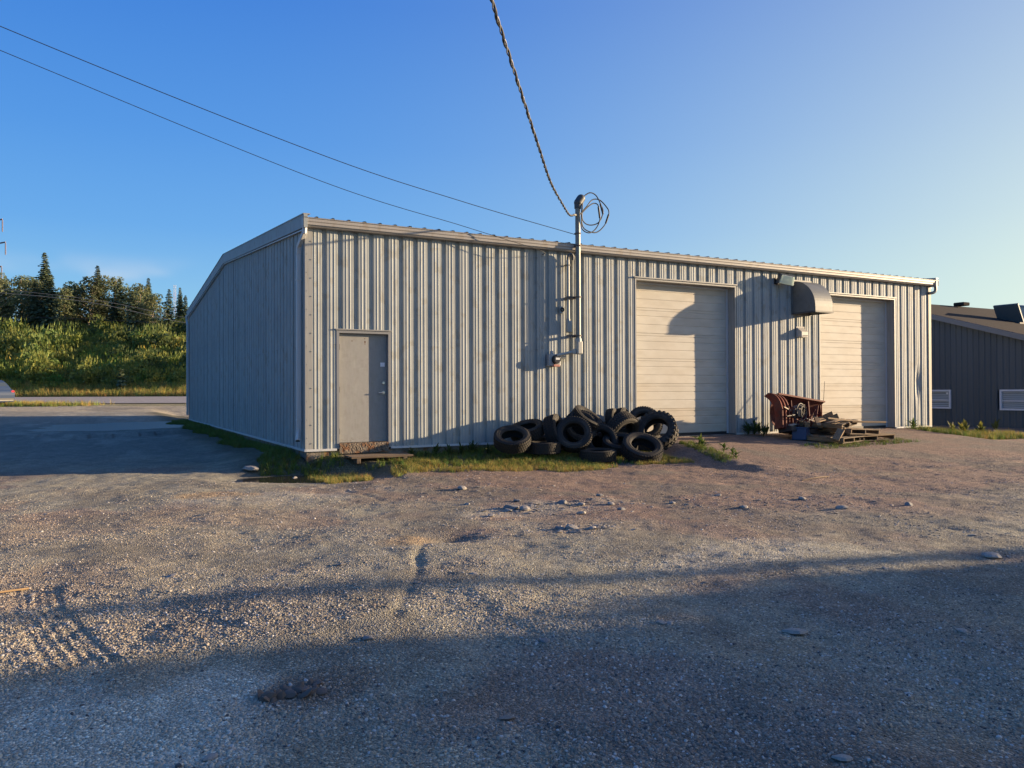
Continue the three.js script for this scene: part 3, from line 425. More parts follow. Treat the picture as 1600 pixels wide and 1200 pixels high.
// ------------------------------------------------------------ tyre pile
{
  const rubber = [[0.05, 0.048, 0.045], [0.065, 0.06, 0.054], [0.038, 0.038, 0.039]].map((c, i) => mat(c, { roughness: 0.78 + i * 0.04, map: texture(128, (x, y) => { const n = fbm(x * 6, y * 6, 4, 130 + i, 6); const d = sstep(0.5, 0.72, fbm(x * 9, y * 9, 4, 170 + i, 9)); return [0.42 + 0.2 * n + 0.4 * d, 0.41 + 0.18 * n + 0.36 * d, 0.4 + 0.16 * n + 0.3 * d]; }) }));
  const liner = mat([0.012, 0.012, 0.012], { roughness: 0.9 });
  const shapes = new Map();
  function tyreParts(R, w, lug) {
    const key = R + '|' + w + '|' + lug; if (shapes.has(key)) return shapes.get(key);
    const r = R * 0.58, h = w / 2, prof = [[r, -h * 0.62], [r + 0.012, -h * 0.82], [r + 0.03, -h * 0.86], [r + 0.035, -h * 0.93], [lerp(r, R, 0.5), -h * 1.0], [lerp(r, R, 0.78), -h * 0.98], [R - 0.03, -h * 0.9], [R - 0.012, -h * 0.8], [R - 0.006, -h * 0.4], [R - 0.004, 0]];
    const full = [...prof, ...prof.slice(0, -1).reverse().map(([a, b]) => [a, -b])]; const inner = [[r, h * 0.62], [r + 0.02, h * 0.7], [lerp(r, R, 0.55), h * 0.8], [R - 0.05, h * 0.6], [R - 0.04, 0], [R - 0.05, -h * 0.6], [lerp(r, R, 0.55), -h * 0.8], [r + 0.02, -h * 0.7], [r, -h * 0.62]];
    const lg = (p) => new THREE.LatheGeometry(p.map(([a, b]) => new THREE.Vector2(a, b)), 44);
    const blocks = [], n = lug ? 26 : 44;
    for (let k = 0; k < n; k++) { const rows = lug ? [[-0.55, 0.62, 0.5], [0.55, 0.62, -0.5]] : [[-0.72, 0.3, 0.25], [-0.25, 0.3, -0.15], [0.25, 0.3, 0.15], [0.72, 0.3, -0.25]];
      rows.forEach(([y, hw, tw], q) => { const a = (k + (q % 2) * 0.5) / n * Math.PI * 2, d = lug ? 0.026 : 0.011; const b = new THREE.BoxGeometry(d + 0.012, hw * h * 1.25, R * 2 * Math.PI / n * (lug ? 0.55 : 0.72)); b.rotateX(tw); b.translate(R - 0.006 + (Math.abs(y) > 0.6 ? -0.006 : 0), y * h, 0); b.rotateY(a); blocks.push(b); });
      if (lug) for (const sy of [-1, 1]) { const a = (k + (sy > 0 ? 0.5 : 0)) / n * Math.PI * 2, b = new THREE.BoxGeometry(0.07, 0.02, R * 2 * Math.PI / n * 0.5); b.translate(R - 0.04, sy * h * 0.97, 0); b.rotateY(a); blocks.push(b); } }
    const ribs = [0.3, 0.62].flatMap((t) => [-1, 1].map((s) => new THREE.TorusGeometry(lerp(r, R, t), 0.004, 5, 44).rotateX(Math.PI / 2).translate(0, s * h * (t < 0.5 ? 0.955 : 1.0), 0)));
    const out = [mergeVertices(lg(full)), lg(inner), merge(blocks), merge(ribs)]; out[0].computeVertexNormals(); shapes.set(key, out); return out;
  }
  const list = [
    [3.87, 0.13, 0.95, -0.23, 0.88, 0.43, 0.37, 0.24, 0, 'worn black tyre tipped back at the grassy end of the tyre pile'],
    [4.43, 0.27, 0.55, -0.33, 0.93, 0.18, 0.36, 0.24, 0, 'black tyre lying nearly flat against the wall behind the grassy end of the pile'],
    [4.98, 0.22, 0.80, 0.60, 0.31, 0.73, 0.38, 0.26, 0, 'tyre with its ribbed tread turned outward in the tyre pile'],
    [5.16, 0.2, 1.20, -0.48, 0.50, 0.72, 0.37, 0.24, 0, 'smooth tyre with its open hole facing out of the middle of the tyre pile'],
    [5.51, -0.21, 1.55, -0.01, 1.00, 0.05, 0.37, 0.22, 0, 'tyre lying flat on the ground in front of the tyre pile'],
    [5.82, 0.48, 0.70, 0.31, 0.79, 0.53, 0.36, 0.23, 0, 'tyre tilted on the very top of the tyre pile'],
    [6.60, 0.22, 0.85, -0.18, 0.51, -0.84, 0.42, 0.29, 0, 'wide bald tyre leaning toward the wall in the tyre pile'],
    [6.69, 0.42, 0.40, 0.61, 0.10, 0.79, 0.27, 0.18, 0, 'small tyre wedged upright on the back of the tyre pile'],
    [7.03, 0.4, 0.33, 0.49, 0.21, 0.85, 0.30, 0.20, 0, 'upright tyre edge-on at the back of the pile beside the small tyre'],
    [7.50, 0.33, 0.50, -0.32, 0.47, 0.82, 0.40, 0.26, 0, 'tyre half hidden behind the lugged tyre next to the overhead door'],
    [7.42, 0.2, 1.05, -0.67, 0.55, 0.50, 0.44, 0.30, 1, 'large lugged off-road tyre leaning at the ramp end of the tyre pile'],
    [6.40, -0.1, 1.85, -0.15, 0.84, 0.53, 0.42, 0.27, 0, 'large tyre tipped up in front of the lugged tyre'],
    [5.61, 0.32, 0.75, -0.24, 0.42, 0.88, 0.36, 0.24, 0, 'tyre squeezed behind the open-holed tyre in the middle of the pile'],
    [4.55, -0.06, 1.00, 0.00, 1.00, 0.00, 0.36, 0.23, 0, 'tyre lying flat beneath the tyre whose tread faces outward'],
    [5.96, 0.03, 1.00, -0.36, 0.30, 0.88, 0.36, 0.24, 0, 'tyre buried upright in the lower middle of the pile'],
    [6.28, -0.04, 1.25, -0.19, 0.91, 0.36, 0.37, 0.24, 0, 'tyre lying low under the wide bald tyre'],
    [7.15, -0.06, 0.75, 0.05, 0.98, 0.1, 0.38, 0.24, 0, 'tyre lying flat beneath the lugged tyre'],
    [5.75, 0.3, 0.42, 0.1, 0.97, 0.15, 0.36, 0.23, 0, 'tyre lying under the topmost tyre against the wall'],
    [6.85, 0.2, 0.38, 0.1, 0.95, 0.2, 0.37, 0.24, 0, 'tyre lying under the small tyre at the back of the pile'],
    [7.5, 0.0, 0.45, 0.0, 0.99, 0.08, 0.38, 0.25, 0, 'tyre on the ground behind the lugged tyre'],
    [6.5, 0.0, 0.5, 0.0, 1, 0.05, 0.37, 0.25, 0, 'tyre on the ground under the small tyre'],
    [5.0, 0.0, 0.45, 0.03, 0.99, 0.05, 0.36, 0.25, 0, 'tyre on the ground behind the tyre whose tread faces outward'],
    [5.7, -0.03, 0.42, 0.05, 0.99, 0.05, 0.36, 0.24, 0, 'tyre on the ground against the wall behind the pile'],
  ];
  list.forEach(([x, y, z, ax, ay, az, R, w, lug, label], i) => {
    const t = thing('tyre', label, 'tyre', 'tyres heaped against the wall', [x, y, z]); t.quaternion.setFromUnitVectors(V(0, 1, 0), V(ax, ay, az).normalize()); t.rotateY(i * 1.3);
    const [c, l, b, rb] = tyreParts(R, w, lug), m = rubber[i % 3]; part('carcass', c, m, t); part('inner_liner', l, liner, t); part('tread', b, lug ? mat([0.04, 0.034, 0.028], { roughness: 0.9 }) : m, t); part('sidewall_rib', rb, m, t);
  });
}
// ------------------------------------------------------------ wood, plow, pallets
const woodTex = (s) => texture(256, (x, y) => { const g = fbm(x * 2.2, y * 46, 4, s, 0), k = fbm(x * 5, y * 5, 3, s + 5); const v = 0.62 + 0.42 * (g - 0.35) + 0.16 * (k - 0.5); return [v, v * 0.93, v * 0.84]; });
const WOOD = [[0.42, 0.32, 0.22], [0.33, 0.27, 0.21], [0.5, 0.38, 0.24], [0.24, 0.2, 0.165]].map((c, i) => mat(c, { roughness: 0.88, map: woodTex(200 + i * 9) }));
const board = (l, h, w) => boxUV(rbox(l, h, w, Math.min(h, w) * 0.12), 1.4);
{
  const shared = { deck: board(1.2, 0.02, 0.1), wide: board(1.2, 0.02, 0.14), str: board(0.04, 0.09, 1.02) };
  function pallet(x, y, z, turn, tiltX, tiltZ, label, seed, miss = []) {
    const R = rng(seed), t = thing('wooden_pallet', label, 'pallet', 'pallets stacked beside the plow', [x, y, z]); t.rotation.set(tiltX, turn, tiltZ);
    for (const sx of [-0.58, 0, 0.58]) part('stringer', shared.str, WOOD[Math.floor(R() * 4)], t).position.set(sx, 0.067, 0);
    for (let k = 0; k < 7; k++) if (!miss.includes(k)) { const m = part('deck_board', k % 3 ? shared.deck : shared.wide, WOOD[Math.floor(R() * 4)], t); m.position.set((R() - 0.5) * 0.03, 0.1235, -0.45 + k * 0.15); m.rotation.y = (R() - 0.5) * 0.04; }
    for (const z2 of [-0.44, 0, 0.44]) { const m = part('deck_board', shared.deck, WOOD[Math.floor(R() * 4)], t); m.position.set(0, 0.0105, z2); }
  }
  const gy = (x, z) => ground(x, z);
  pallet(12.35, gy(12.35, 1.6) + 0.01, 1.62, 0.28, 0.03, 0.0, 'weathered pallet at the bottom of the stack beside the plow', 3);
  pallet(13.5, gy(13.5, 1.55) + 0.02, 1.5, -0.08, 0.04, 0.02, 'pallet lying on the gravel at the outer end of the pallet heap', 4, [2]);
  pallet(12.95, gy(12.95, 1.55) + 0.17, 1.52, 0.1, 0.03, -0.05, 'broken pallet resting across the two lower pallets', 5, [1, 4]);
  pallet(12.6, gy(12.6, 1.3) + 0.33, 1.28, 0.38, 0.06, 0.04, 'topmost tilted pallet leaning against the rusty plow', 6, [0, 3]);
  const plank = (l, w, h, x, y, z, rx, ry, rz, label, m = 0) => { const o = solo('plank', board(l, h, w), WOOD[m], label, 'plank', null); o.position.set(x, y, z); o.rotation.set(rx, ry, rz); return o; };
  plank(1.7, 0.13, 0.035, 12.6, 0.36, 1.72, 0.1, 0.2, -0.1, 'long grey plank laid over the top of the pallets', 1);
  plank(1.1, 0.09, 0.04, 13.2, 0.3, 1.95, 0.0, -0.1, -0.03, 'bright sawn board lying along the pallet heap', 2);
  plank(0.5, 0.16, 0.05, 11.95, 0.03, 2.1, 0.25, 0.5, 0.35, 'short board propped on the gravel before the pallets', 0);
  plank(0.75, 0.1, 0.04, 12.1, 0.36, 1.35, 0.2, 0.9, 0.2, 'narrow board poking out of the plow', 2);
  const cr = thing('wooden_crate', 'open wooden crate piece tipped on edge behind the pallets', 'crate', null, [12.98, 0.18, 0.98]); cr.rotation.set(0.15, -0.5, 0.5);
  for (const [l, h, w, x, y, z] of [[0.5, 0.26, 0.03, 0, 0.13, 0.17], [0.5, 0.26, 0.03, 0, 0.13, -0.17], [0.03, 0.26, 0.31, -0.235, 0.13, 0], [0.5, 0.03, 0.37, 0, -0.017, 0]]) part('board', board(l, h, w), WOOD[2], cr).position.set(x, y, z);
  const tr = thing('blue_tote', 'small blue plastic bin under the plow', 'bin', null, [11.72, ground(11.72, 1.2), 1.2]); tr.rotation.y = 0.5;
  part('body', new RoundedBoxGeometry(0.42, 0.3, 0.34, 3, 0.03).translate(0, 0.15, 0), mat([0.02, 0.05, 0.12], { roughness: 0.45 }), tr); part('rim', merge([box(-0.225, 0.225, 0.29, 0.315, -0.185, -0.16), box(-0.225, 0.225, 0.29, 0.315, 0.16, 0.185), box(-0.225, -0.2, 0.29, 0.315, -0.16, 0.16), box(0.2, 0.225, 0.29, 0.315, -0.16, 0.16)]), mat([0.025, 0.06, 0.14], { roughness: 0.45 }), tr);
  const bl = solo('wood_block', board(0.2, 0.13, 0.12), WOOD[2], 'pale offcut block lying on the blue bin', 'block'); bl.position.set(11.83, ground(11.72, 1.2) + 0.385, 1.3); bl.rotation.set(0.1, 0.7, 0.05);
  const st = thing('door_step', 'weathered wooden board step on the grass below the grey man door', 'step', null, [1.28, -0.17, 0.42]); st.rotation.set(0.03, -0.03, 0.0);
  for (const z of [-0.14, 0.0, 0.14]) part('plank', board(1.2, 0.035, 0.135), WOOD[z ? 1 : 0], st).position.set(z * 0.1, 0.045, z); part('bearer', board(0.08, 0.1, 0.42), WOOD[3], st).position.set(-0.45, -0.02, 0); part('bearer', board(0.08, 0.1, 0.42), WOOD[3], st).position.set(0.45, -0.02, 0);
}
{ // snow plow
  const rust = (c, s) => mat(c, { roughness: 0.8, metalness: 0.15, map: texture(256, (x, y) => { const n = fbm(x * 7, y * 7, 5, s, 7), r = sstep(0.5, 0.62, fbm(x * 5, y * 5, 4, s + 3, 5)); return [0.75 + 0.3 * n + 0.1 * r, 0.7 + 0.26 * n - 0.1 * r, 0.68 + 0.24 * n - 0.2 * r]; }) });
  const red = rust([0.12, 0.034, 0.028], 300), orange = rust([0.19, 0.066, 0.042], 310), dk = mat([0.03, 0.026, 0.024], { roughness: 0.7 });
  const t = thing('snow_plow', 'rusty red snow plow blade with curved ribs and hydraulic hoses standing against the wall', 'plow', null, [12.15, ground(12.15, 0.8) + 0.06, 0.75]); t.rotation.set(-0.2, 0.05, -0.12);
  const arc = []; for (let i = 0; i <= 12; i++) { const a = lerp(-0.95, 1.0, i / 12); arc.push([0.42 - 0.62 * Math.cos(a), 0.47 + 0.55 * Math.sin(a)]); }
  const moldboard = (x0, x1, th) => { const p = [...arc, ...arc.map(([z, y]) => [z - th, y]).reverse()]; const g = new THREE.ExtrudeGeometry(new THREE.Shape(p.map(([z, y]) => new THREE.Vector2(z, y))), { depth: x1 - x0, bevelEnabled: false }); swapXZ(g); g.translate(x0, 0, 0); return boxUV(g); };
  part('moldboard', moldboard(-0.75, 0.98, 0.018), red, t);
  part('top_lip', merge([box(-0.75, 0.98, 0.92, 0.96, 0.06, 0.12)]), red, t); part('cutting_edge', box(-0.75, 0.98, -0.03, 0.1, 0.05, 0.075), dk, t);
  for (const x of [-0.98, -0.86, -0.74]) { const sh = new THREE.Shape(); sh.moveTo(0.3, 0.02); sh.lineTo(0.33, 0.45); sh.quadraticCurveTo(0.3, 0.86, -0.05, 0.95); sh.lineTo(-0.2, 0.9); sh.quadraticCurveTo(0.12, 0.7, 0.1, 0.35); sh.lineTo(0.06, 0.02); sh.closePath(); const g = new THREE.ExtrudeGeometry(sh, { depth: 0.03, bevelEnabled: true, bevelSize: 0.006, bevelThickness: 0.006, bevelSegments: 1 }); swapXZ(g); g.translate(x, 0, 0.05); part('curved_rib', boxUV(g), orange, t); }
  part('end_plate', boxUV(merge([box(-1.0, -0.68, 0.05, 0.42, 0.3, 0.325)])), orange, t);
  for (const x of [-0.2, 0.35, 0.9]) part('stiffener', merge([box(x, x + 0.02, 0.1, 0.86, -0.14, 0.02)]), red, t);
  part('divider', box(0.34, 0.37, 0.12, 0.88, -0.12, 0.1), red, t);
  part('push_frame', merge([cyl(V(-0.55, 0.12, 0.05), V(-0.05, 0.05, 0.75), 0.035), cyl(V(0.55, 0.12, 0.05), V(-0.05, 0.05, 0.75), 0.035), box(-0.7, 0.7, 0.1, 0.18, 0.08, 0.14), cyl(V(-0.3, 0.1, 0.4), V(0.28, 0.1, 0.4), 0.03)]), dk, t);
  part('pump', merge([cyl(V(-0.5, 0.52, 0.3), V(-0.2, 0.62, 0.33), 0.085, 0.085, 18), rbox(0.16, 0.2, 0.18, 0.02).translate(-0.4, 0.42, 0.32)]), mat([0.12, 0.1, 0.09], { roughness: 0.6, metalness: 0.3 }), t);
  for (const [x, y, r, a] of [[-0.38, 0.5, 0.17, 0.2], [-0.34, 0.46, 0.14, 0.6], [-0.4, 0.42, 0.19, -0.2]]) part('hose_coil', new THREE.TorusGeometry(r, 0.016, 8, 28).rotateY(a).rotateX(0.2).translate(x, y, 0.42), mat([0.05, 0.045, 0.04], { roughness: 0.6 }), t);
  part('chain', merge(Array.from({ length: 16 }, (_, i) => new THREE.TorusGeometry(0.022, 0.006, 6, 10).rotateY(i % 2 ? 1.5 : 0).translate(-0.3 + 0.09 * Math.sin(i * 0.5), 0.62 - i * 0.036, 0.46 + 0.02 * Math.cos(i)))), mat([0.14, 0.11, 0.09], { roughness: 0.6, metalness: 0.4 }), t);
  part('lever_bar', merge([cyl(V(-0.2, 0.32, 0.42), V(0.3, 0.2, 0.5), 0.014), cyl(V(-0.15, 0.27, 0.46), V(0.36, 0.14, 0.55), 0.012), cyl(V(0.05, 0.3, 0.4), V(0.1, 0.42, 0.42), 0.014)]), mat([0.35, 0.33, 0.3], { roughness: 0.5, metalness: 0.5 }), t);
  { const Q = rng(88), bm = [dk, red, mat([0.3, 0.26, 0.2], { roughness: 0.7 }), orange]; for (let i = 0; i < 16; i++) { const a = V(-0.75 + 1.6 * Q(), 0.05 + 0.5 * Q() * Q(), 0.2 + 0.45 * Q()), d = V(Q() - 0.5, (Q() - 0.5) * 0.5, (Q() - 0.5) * 0.6).normalize().multiplyScalar(0.25 + 0.5 * Q()); part('scrap_bar', i % 3 ? cyl(a, a.clone().add(d), 0.012 + 0.014 * Q(), 0.012, 7) : rbox(0.3 * Q() + 0.12, 0.02, 0.1, 0.004).rotateZ(Q() * 2).rotateX(Q() * 2).translate(a.x, a.y, a.z), bm[i % 4], t); } }
  part('marker_rod', cyl(V(0.93, 0.92, 0.1), V(1.06, 1.5, 0.1), 0.008, 0.006, 6), dk, t); part('skid_base', merge([box(-0.85, 0.6, -0.06, 0.05, 0.1, 0.5)]), dk, t);
}
// ------------------------------------------------------------ the dark neighbouring building
{
  const X0 = 26.45, ZR = -8.1, HR = 4.95, ZF = 1.0, ZB = -17.2, S = 0.3, b = thing('dark_building', 'charcoal vertical-sided building with brown gable roof and two white windows', 'building');
  const roofY = (z) => HR - S * Math.abs(z - ZR), base = -0.75, LEN = 22;
  const c1 = mat([0.075, 0.088, 0.096], { roughness: 0.6 }), c2 = mat([0.067, 0.079, 0.087], { roughness: 0.6 });
  const WIN = [[-5.75, -4.4, 0.32, 1.07], [-2.5, -1.15, 0.3, 1.07]];
  let k = 0; for (let z = ZF; z > ZB; z -= 0.9) { const a = z - 0.9, g = []; for (let q = 0; q < 4; q++) { const z1 = z - q * 0.225, z0 = z1 - 0.225, cut = WIN.find(([w0, w1]) => z1 > w0 && z0 < w1); const seg = (y0, y1) => { const p = (zz, y, d) => [X0 - d, y, zz]; const pts = [[z0, 0], [z0 + 0.15, 0], [z0 + 0.17, 0.025], [z0 + 0.205, 0.025], [z1, 0]]; g.push(sheet(pts, () => y0, (s) => y1 ?? roofY(s) - 0.05, p)); }; if (cut) { seg(base, cut[2]); seg(cut[3], null); } else seg(base, null); } part('wall_panel', merge(g), k++ % 2 ? c1 : c2, b); }
  const core = new THREE.Shape([[ZF - 0.02, base], [ZF - 0.02, roofY(ZF) - 0.1], [ZR, HR - 0.1], [ZB + 0.02, roofY(ZB) - 0.1], [ZB + 0.02, base]].map(([z, y]) => new THREE.Vector2(z, y))); const cg = new THREE.ExtrudeGeometry(core, { depth: LEN - 0.2, bevelEnabled: false }); swapXZ(cg); cg.translate(X0 + 0.12, 0, 0); part('wall_body', cg, c1, b);
  const slope = (z0, z1, th, x0, x1, dy) => { const p = [[z0, roofY(z0) + dy], [z1, roofY(z1) + dy], [z1, roofY(z1) + dy + th], [z0, roofY(z0) + dy + th]]; const g = new THREE.ExtrudeGeometry(new THREE.Shape(p.map(([z, y]) => new THREE.Vector2(z, y))), { depth: x1 - x0, bevelEnabled: false }); swapXZ(g); g.translate(x0, 0, 0); return boxUV(g); };
  const brown = new THREE.MeshPhysicalMaterial({ color: rgb(0.06, 0.048, 0.043), roughness: 1, specularIntensity: 0.15, map: texture(256, (x, y) => 0.65 + 0.35 * fbm(x * 16, y * 40, 4, 402, 16)) });
  part('roof', slope(ZR, ZF + 0.4, 0.08, X0 - 0.2, X0 + LEN + 0.3, 0.0), brown, b); part('roof', slope(ZB - 0.4, ZR, 0.08, X0 - 0.2, X0 + LEN + 0.3, 0.0), brown, b);
  const fm = mat([0.2, 0.19, 0.18], { roughness: 0.6 }); part('rake_board', slope(ZR, ZF + 0.4, 0.2, X0 - 0.24, X0 - 0.203, -0.13), fm, b); part('rake_board', slope(ZB - 0.4, ZR, 0.2, X0 - 0.24, X0 - 0.203, -0.13), fm, b);
  const cap = part('roof_vent', merge([rbox(0.5, 0.16, 0.5, 0.04).translate(X0 + 6, HR + 0.12, ZR + 0.4)]), brown, b);
  const wf = mat([0.6, 0.6, 0.62], { roughness: 0.5 }), gl = mat([0.16, 0.19, 0.21], { roughness: 0.06 });
  for (const [z0, z1, y0, y1] of WIN) { const x = X0 - 0.03, w = part('window', merge([box(x - 0.03, x + 0.12, y0, y0 + 0.07, z0, z1), box(x - 0.03, x + 0.12, y1 - 0.07, y1, z0, z1), box(x - 0.03, x + 0.12, y0 + 0.07, y1 - 0.07, z0, z0 + 0.07), box(x - 0.03, x + 0.12, y0 + 0.07, y1 - 0.07, z1 - 0.07, z1)]), wf, b);
    part('sash_rail', box(x - 0.01, x + 0.1, (y0 + y1) / 2 - 0.06, (y0 + y1) / 2 - 0.015, z0 + 0.07, z1 - 0.07), wf, w); part('pane', box(x + 0.05, x + 0.06, y0 + 0.07, y1 - 0.07, z0 + 0.07, z1 - 0.07), gl, w);
    const sl = []; for (let y = y0 + 0.1; y < y1 - 0.08; y += 0.075) sl.push(box(x + 0.035, x + 0.045, y, y + 0.045, z0 + 0.08, z1 - 0.08)); part('blind', merge(sl), mat([0.36, 0.4, 0.43], { roughness: 0.6 }), w);
    part('sticker', cyl(V(x + 0.03, y1 - 0.14, z1 - 0.17), V(x + 0.022, y1 - 0.14, z1 - 0.17), 0.045, 0.045, 16), mat([0.75, 0.75, 0.75]), w); }
  const cw = thing('roof_cowl', 'slanted dark ventilation cowl with a round duct on the brown roof', 'vent', null, [30.75, 3.78, -4.6]); cw.scale.setScalar(0.85);
  part('duct', cyl(V(0.9, 0, 0), V(0.9, 0.9, 0), 0.42, 0.42, 24), mat([0.3, 0.3, 0.3], { roughness: 0.4, metalness: 0.6 }), cw); part('duct_cap', new THREE.SphereGeometry(0.44, 20, 8, 0, Math.PI * 2, 0, Math.PI / 2).scale(1, 0.35, 1).translate(0.9, 0.9, 0), M.galv, cw); const pl = part('baffle', rbox(0.1, 1.1, 1.2, 0.02), mat([0.09, 0.11, 0.12], { roughness: 0.6 }), cw); pl.position.set(0.0, 0.55, 0); pl.rotation.z = 0.5; part('curb', box(-0.3, 1.5, -0.5, 0.1, -0.7, 0.7), mat([0.05, 0.06, 0.06]), cw);
}
// ------------------------------------------------------------ vegetation
const leafMat = (t = 0.25) => new THREE.MeshPhysicalMaterial({ vertexColors: true, roughness: 0.75, side: THREE.DoubleSide, transmission: t, thickness: 0, specularIntensity: 0.3 });
const LEAF = leafMat(0.55), NEEDLE = leafMat(0.25), GRASS = leafMat(0.35);
class Leaves { // many small leaf faces in one geometry
  constructor() { this.p = []; this.c = []; this.n = []; }
  quad(o, a, b, col) { const P = [[-1, -1], [1, -1], [1, 1], [-1, 1]].map(([i, j]) => [o.x + a.x * i + b.x * j * (i > 0 ? 0.8 : 1), o.y + a.y * i + b.y * j, o.z + a.z * i + b.z * j]); for (const k of [0, 1, 2, 0, 2, 3]) { this.p.push(...P[k]); this.c.push(...col); } }
  tri(a, b, c, col) { this.p.push(a.x, a.y, a.z, b.x, b.y, b.z, c.x, c.y, c.z); this.c.push(...col, ...col, ...col); }
  build() { const g = new THREE.BufferGeometry(); g.setAttribute('position', new THREE.Float32BufferAttribute(this.p, 3)); g.setAttribute('color', new THREE.Float32BufferAttribute(this.c, 3)); g.computeVertexNormals(); return g; }
}
const rv = (R) => V(R() * 2 - 1, R() * 2 - 1, R() * 2 - 1).normalize();
const tint = (R, c, v = 0.35) => { const k = 1 - v / 2 + R() * v, h = (R() - 0.5) * 0.25; return [c[0] * k * (1 + h), c[1] * k, c[2] * k * (1 - h)]; };
function clumpLeaves(L, R, c, r, n, size, col) { for (let i = 0; i < n; i++) { const d = rv(R), q = Math.cbrt(0.35 + 0.65 * R()), o = V(c.x + d.x * r.x * q, c.y + d.y * r.y * q, c.z + d.z * r.z * q), nn = d.clone().multiplyScalar(0.9).add(rv(R)).normalize(), a = nn.clone().cross(rv(R)).normalize(), b = nn.clone().cross(a), s = size * (0.6 + 0.8 * R()); L.quad(o, a.multiplyScalar(s), b.multiplyScalar(s * 0.6), tint(R, col)); } }
function bushGeo(seed, col, h = 1.6, w = 1.1, n = 300, size = 0.1) { const R = rng(seed), L = new Leaves(); const k = 7; for (let i = 0; i < k; i++) { const a = R() * 6.28, q = R() * w * 0.62, y = h * (0.3 + 0.5 * R()); clumpLeaves(L, R, V(Math.cos(a) * q, y, Math.sin(a) * q), V(w * 0.42, h * 0.26, w * 0.42), Math.floor(n / k), size, tint(R, col, 0.3)); } for (let i = 0; i < n * 0.25; i++) { const a = R() * 6.28, q = R() * w * 0.8, o = V(Math.cos(a) * q, h * (0.5 + 0.62 * R()), Math.sin(a) * q); L.tri(o, o.clone().add(V(size * 0.9, size * 0.4, 0).applyAxisAngle(V(0, 1, 0), R() * 6)), o.clone().add(V((R() - 0.5) * 0.1, size * 3, (R() - 0.5) * 0.1)), tint(R, col, 0.4)); } return L.build(); }
function stems(seed, h, n, r = 0.02) { const R = rng(seed), g = []; for (let i = 0; i < n; i++) { const a = R() * 6.28; g.push(cyl(V(0, -0.2, 0), V(Math.cos(a) * h * 0.3, h * 0.75, Math.sin(a) * h * 0.3), r, r * 0.4, 5)); } return merge(g); }
const bark = mat([0.2, 0.165, 0.13], { roughness: 0.95 }), paleBark = mat([0.42, 0.34, 0.26], { roughness: 0.9 });
function spruceGeo(seed, h, col) {
  const R = rng(seed), L = new Leaves(), T = [cyl(V(0, -0.6, 0), V(0, h * 0.97, 0), h * 0.018, 0.012, 8)], n = Math.round(h * 3.4);
  for (let k = 0; k < n; k++) { const t = k / (n - 1), y = h * (0.14 + 0.85 * t), rad = h * 0.17 * Math.pow(1 - t, 0.75) * (0.65 + 0.6 * R()) + 0.12, m = 8; for (let i = 0; i < m; i++) { if (R() < 0.1) continue; const a = i / m * 6.28 + R() * 0.7, rr = rad * (0.6 + 0.5 * R()), dir = V(Math.cos(a), -0.22 + 0.5 * t, Math.sin(a)).normalize(); if (i % 3 === 0 && rr > 0.4) T.push(cyl(V(0, y, 0), V(dir.x * rr * 0.85, y + dir.y * rr * 0.85, dir.z * rr * 0.85), 0.022, 0.008, 4)); const q = Math.ceil(rr / 0.16) + 1; for (let s = 1; s <= q; s++) { const f = s / q, o = V(dir.x * rr * f, y + dir.y * rr * f - 0.05 * f * f, dir.z * rr * f), sd = V(-dir.z, 0, dir.x), w = 0.13 + 0.15 * (1 - f) * rr; L.quad(o, sd.clone().multiplyScalar(w).add(V(0, (R() - 0.5) * 0.16, 0)), dir.clone().multiplyScalar(0.12).add(V(0, -0.05 - 0.05 * R(), 0)), tint(R, col, 0.5)); } } }
  return [L.build(), merge(T)];
}
function broadGeo(seed, h, col, spread = 0.34, size = 0.13, lean = 0) {
  const R = rng(seed), L = new Leaves(), T = []; const top = V(lean * h * 0.4, h * 0.62, 0); T.push(cyl(V(0, -0.6, 0), V(lean * h * 0.16, h * 0.34, 0), h * 0.022, h * 0.015, 8), cyl(V(lean * h * 0.16, h * 0.34, 0), top, h * 0.015, h * 0.007, 7));
  const K = 32; for (let k = 0; k < K; k++) { const t = k / K, a = k * 2.4 + R(), y = h * (0.2 + 0.72 * t + 0.05 * R()), q = h * spread * (0.35 + 0.65 * Math.sin(Math.PI * clamp(t * 0.85 + 0.15))) * (0.45 + 0.7 * R()), c = V(lean * y * 0.6 + Math.cos(a) * q, y, Math.sin(a) * q); T.push(cyl(V(lean * y * 0.45, y - q * 0.7, 0), c, h * 0.007, h * 0.003, 5)); clumpLeaves(L, R, c, V(h * 0.12, h * 0.075, h * 0.12), 105, size, tint(R, col, 0.35)); }
  return [L.build(), merge(T)];
}
function tree(name, [crown, trunk], tm, lm, label, group, x, z, s = 1, turn = 0, y = ground(x, z)) { const t = thing(name, label, 'tree', group, [x, y, z]); t.scale.setScalar(s); t.rotation.y = turn; part('trunk', trunk, tm, t); part('crown', crown, lm, t); return t; }
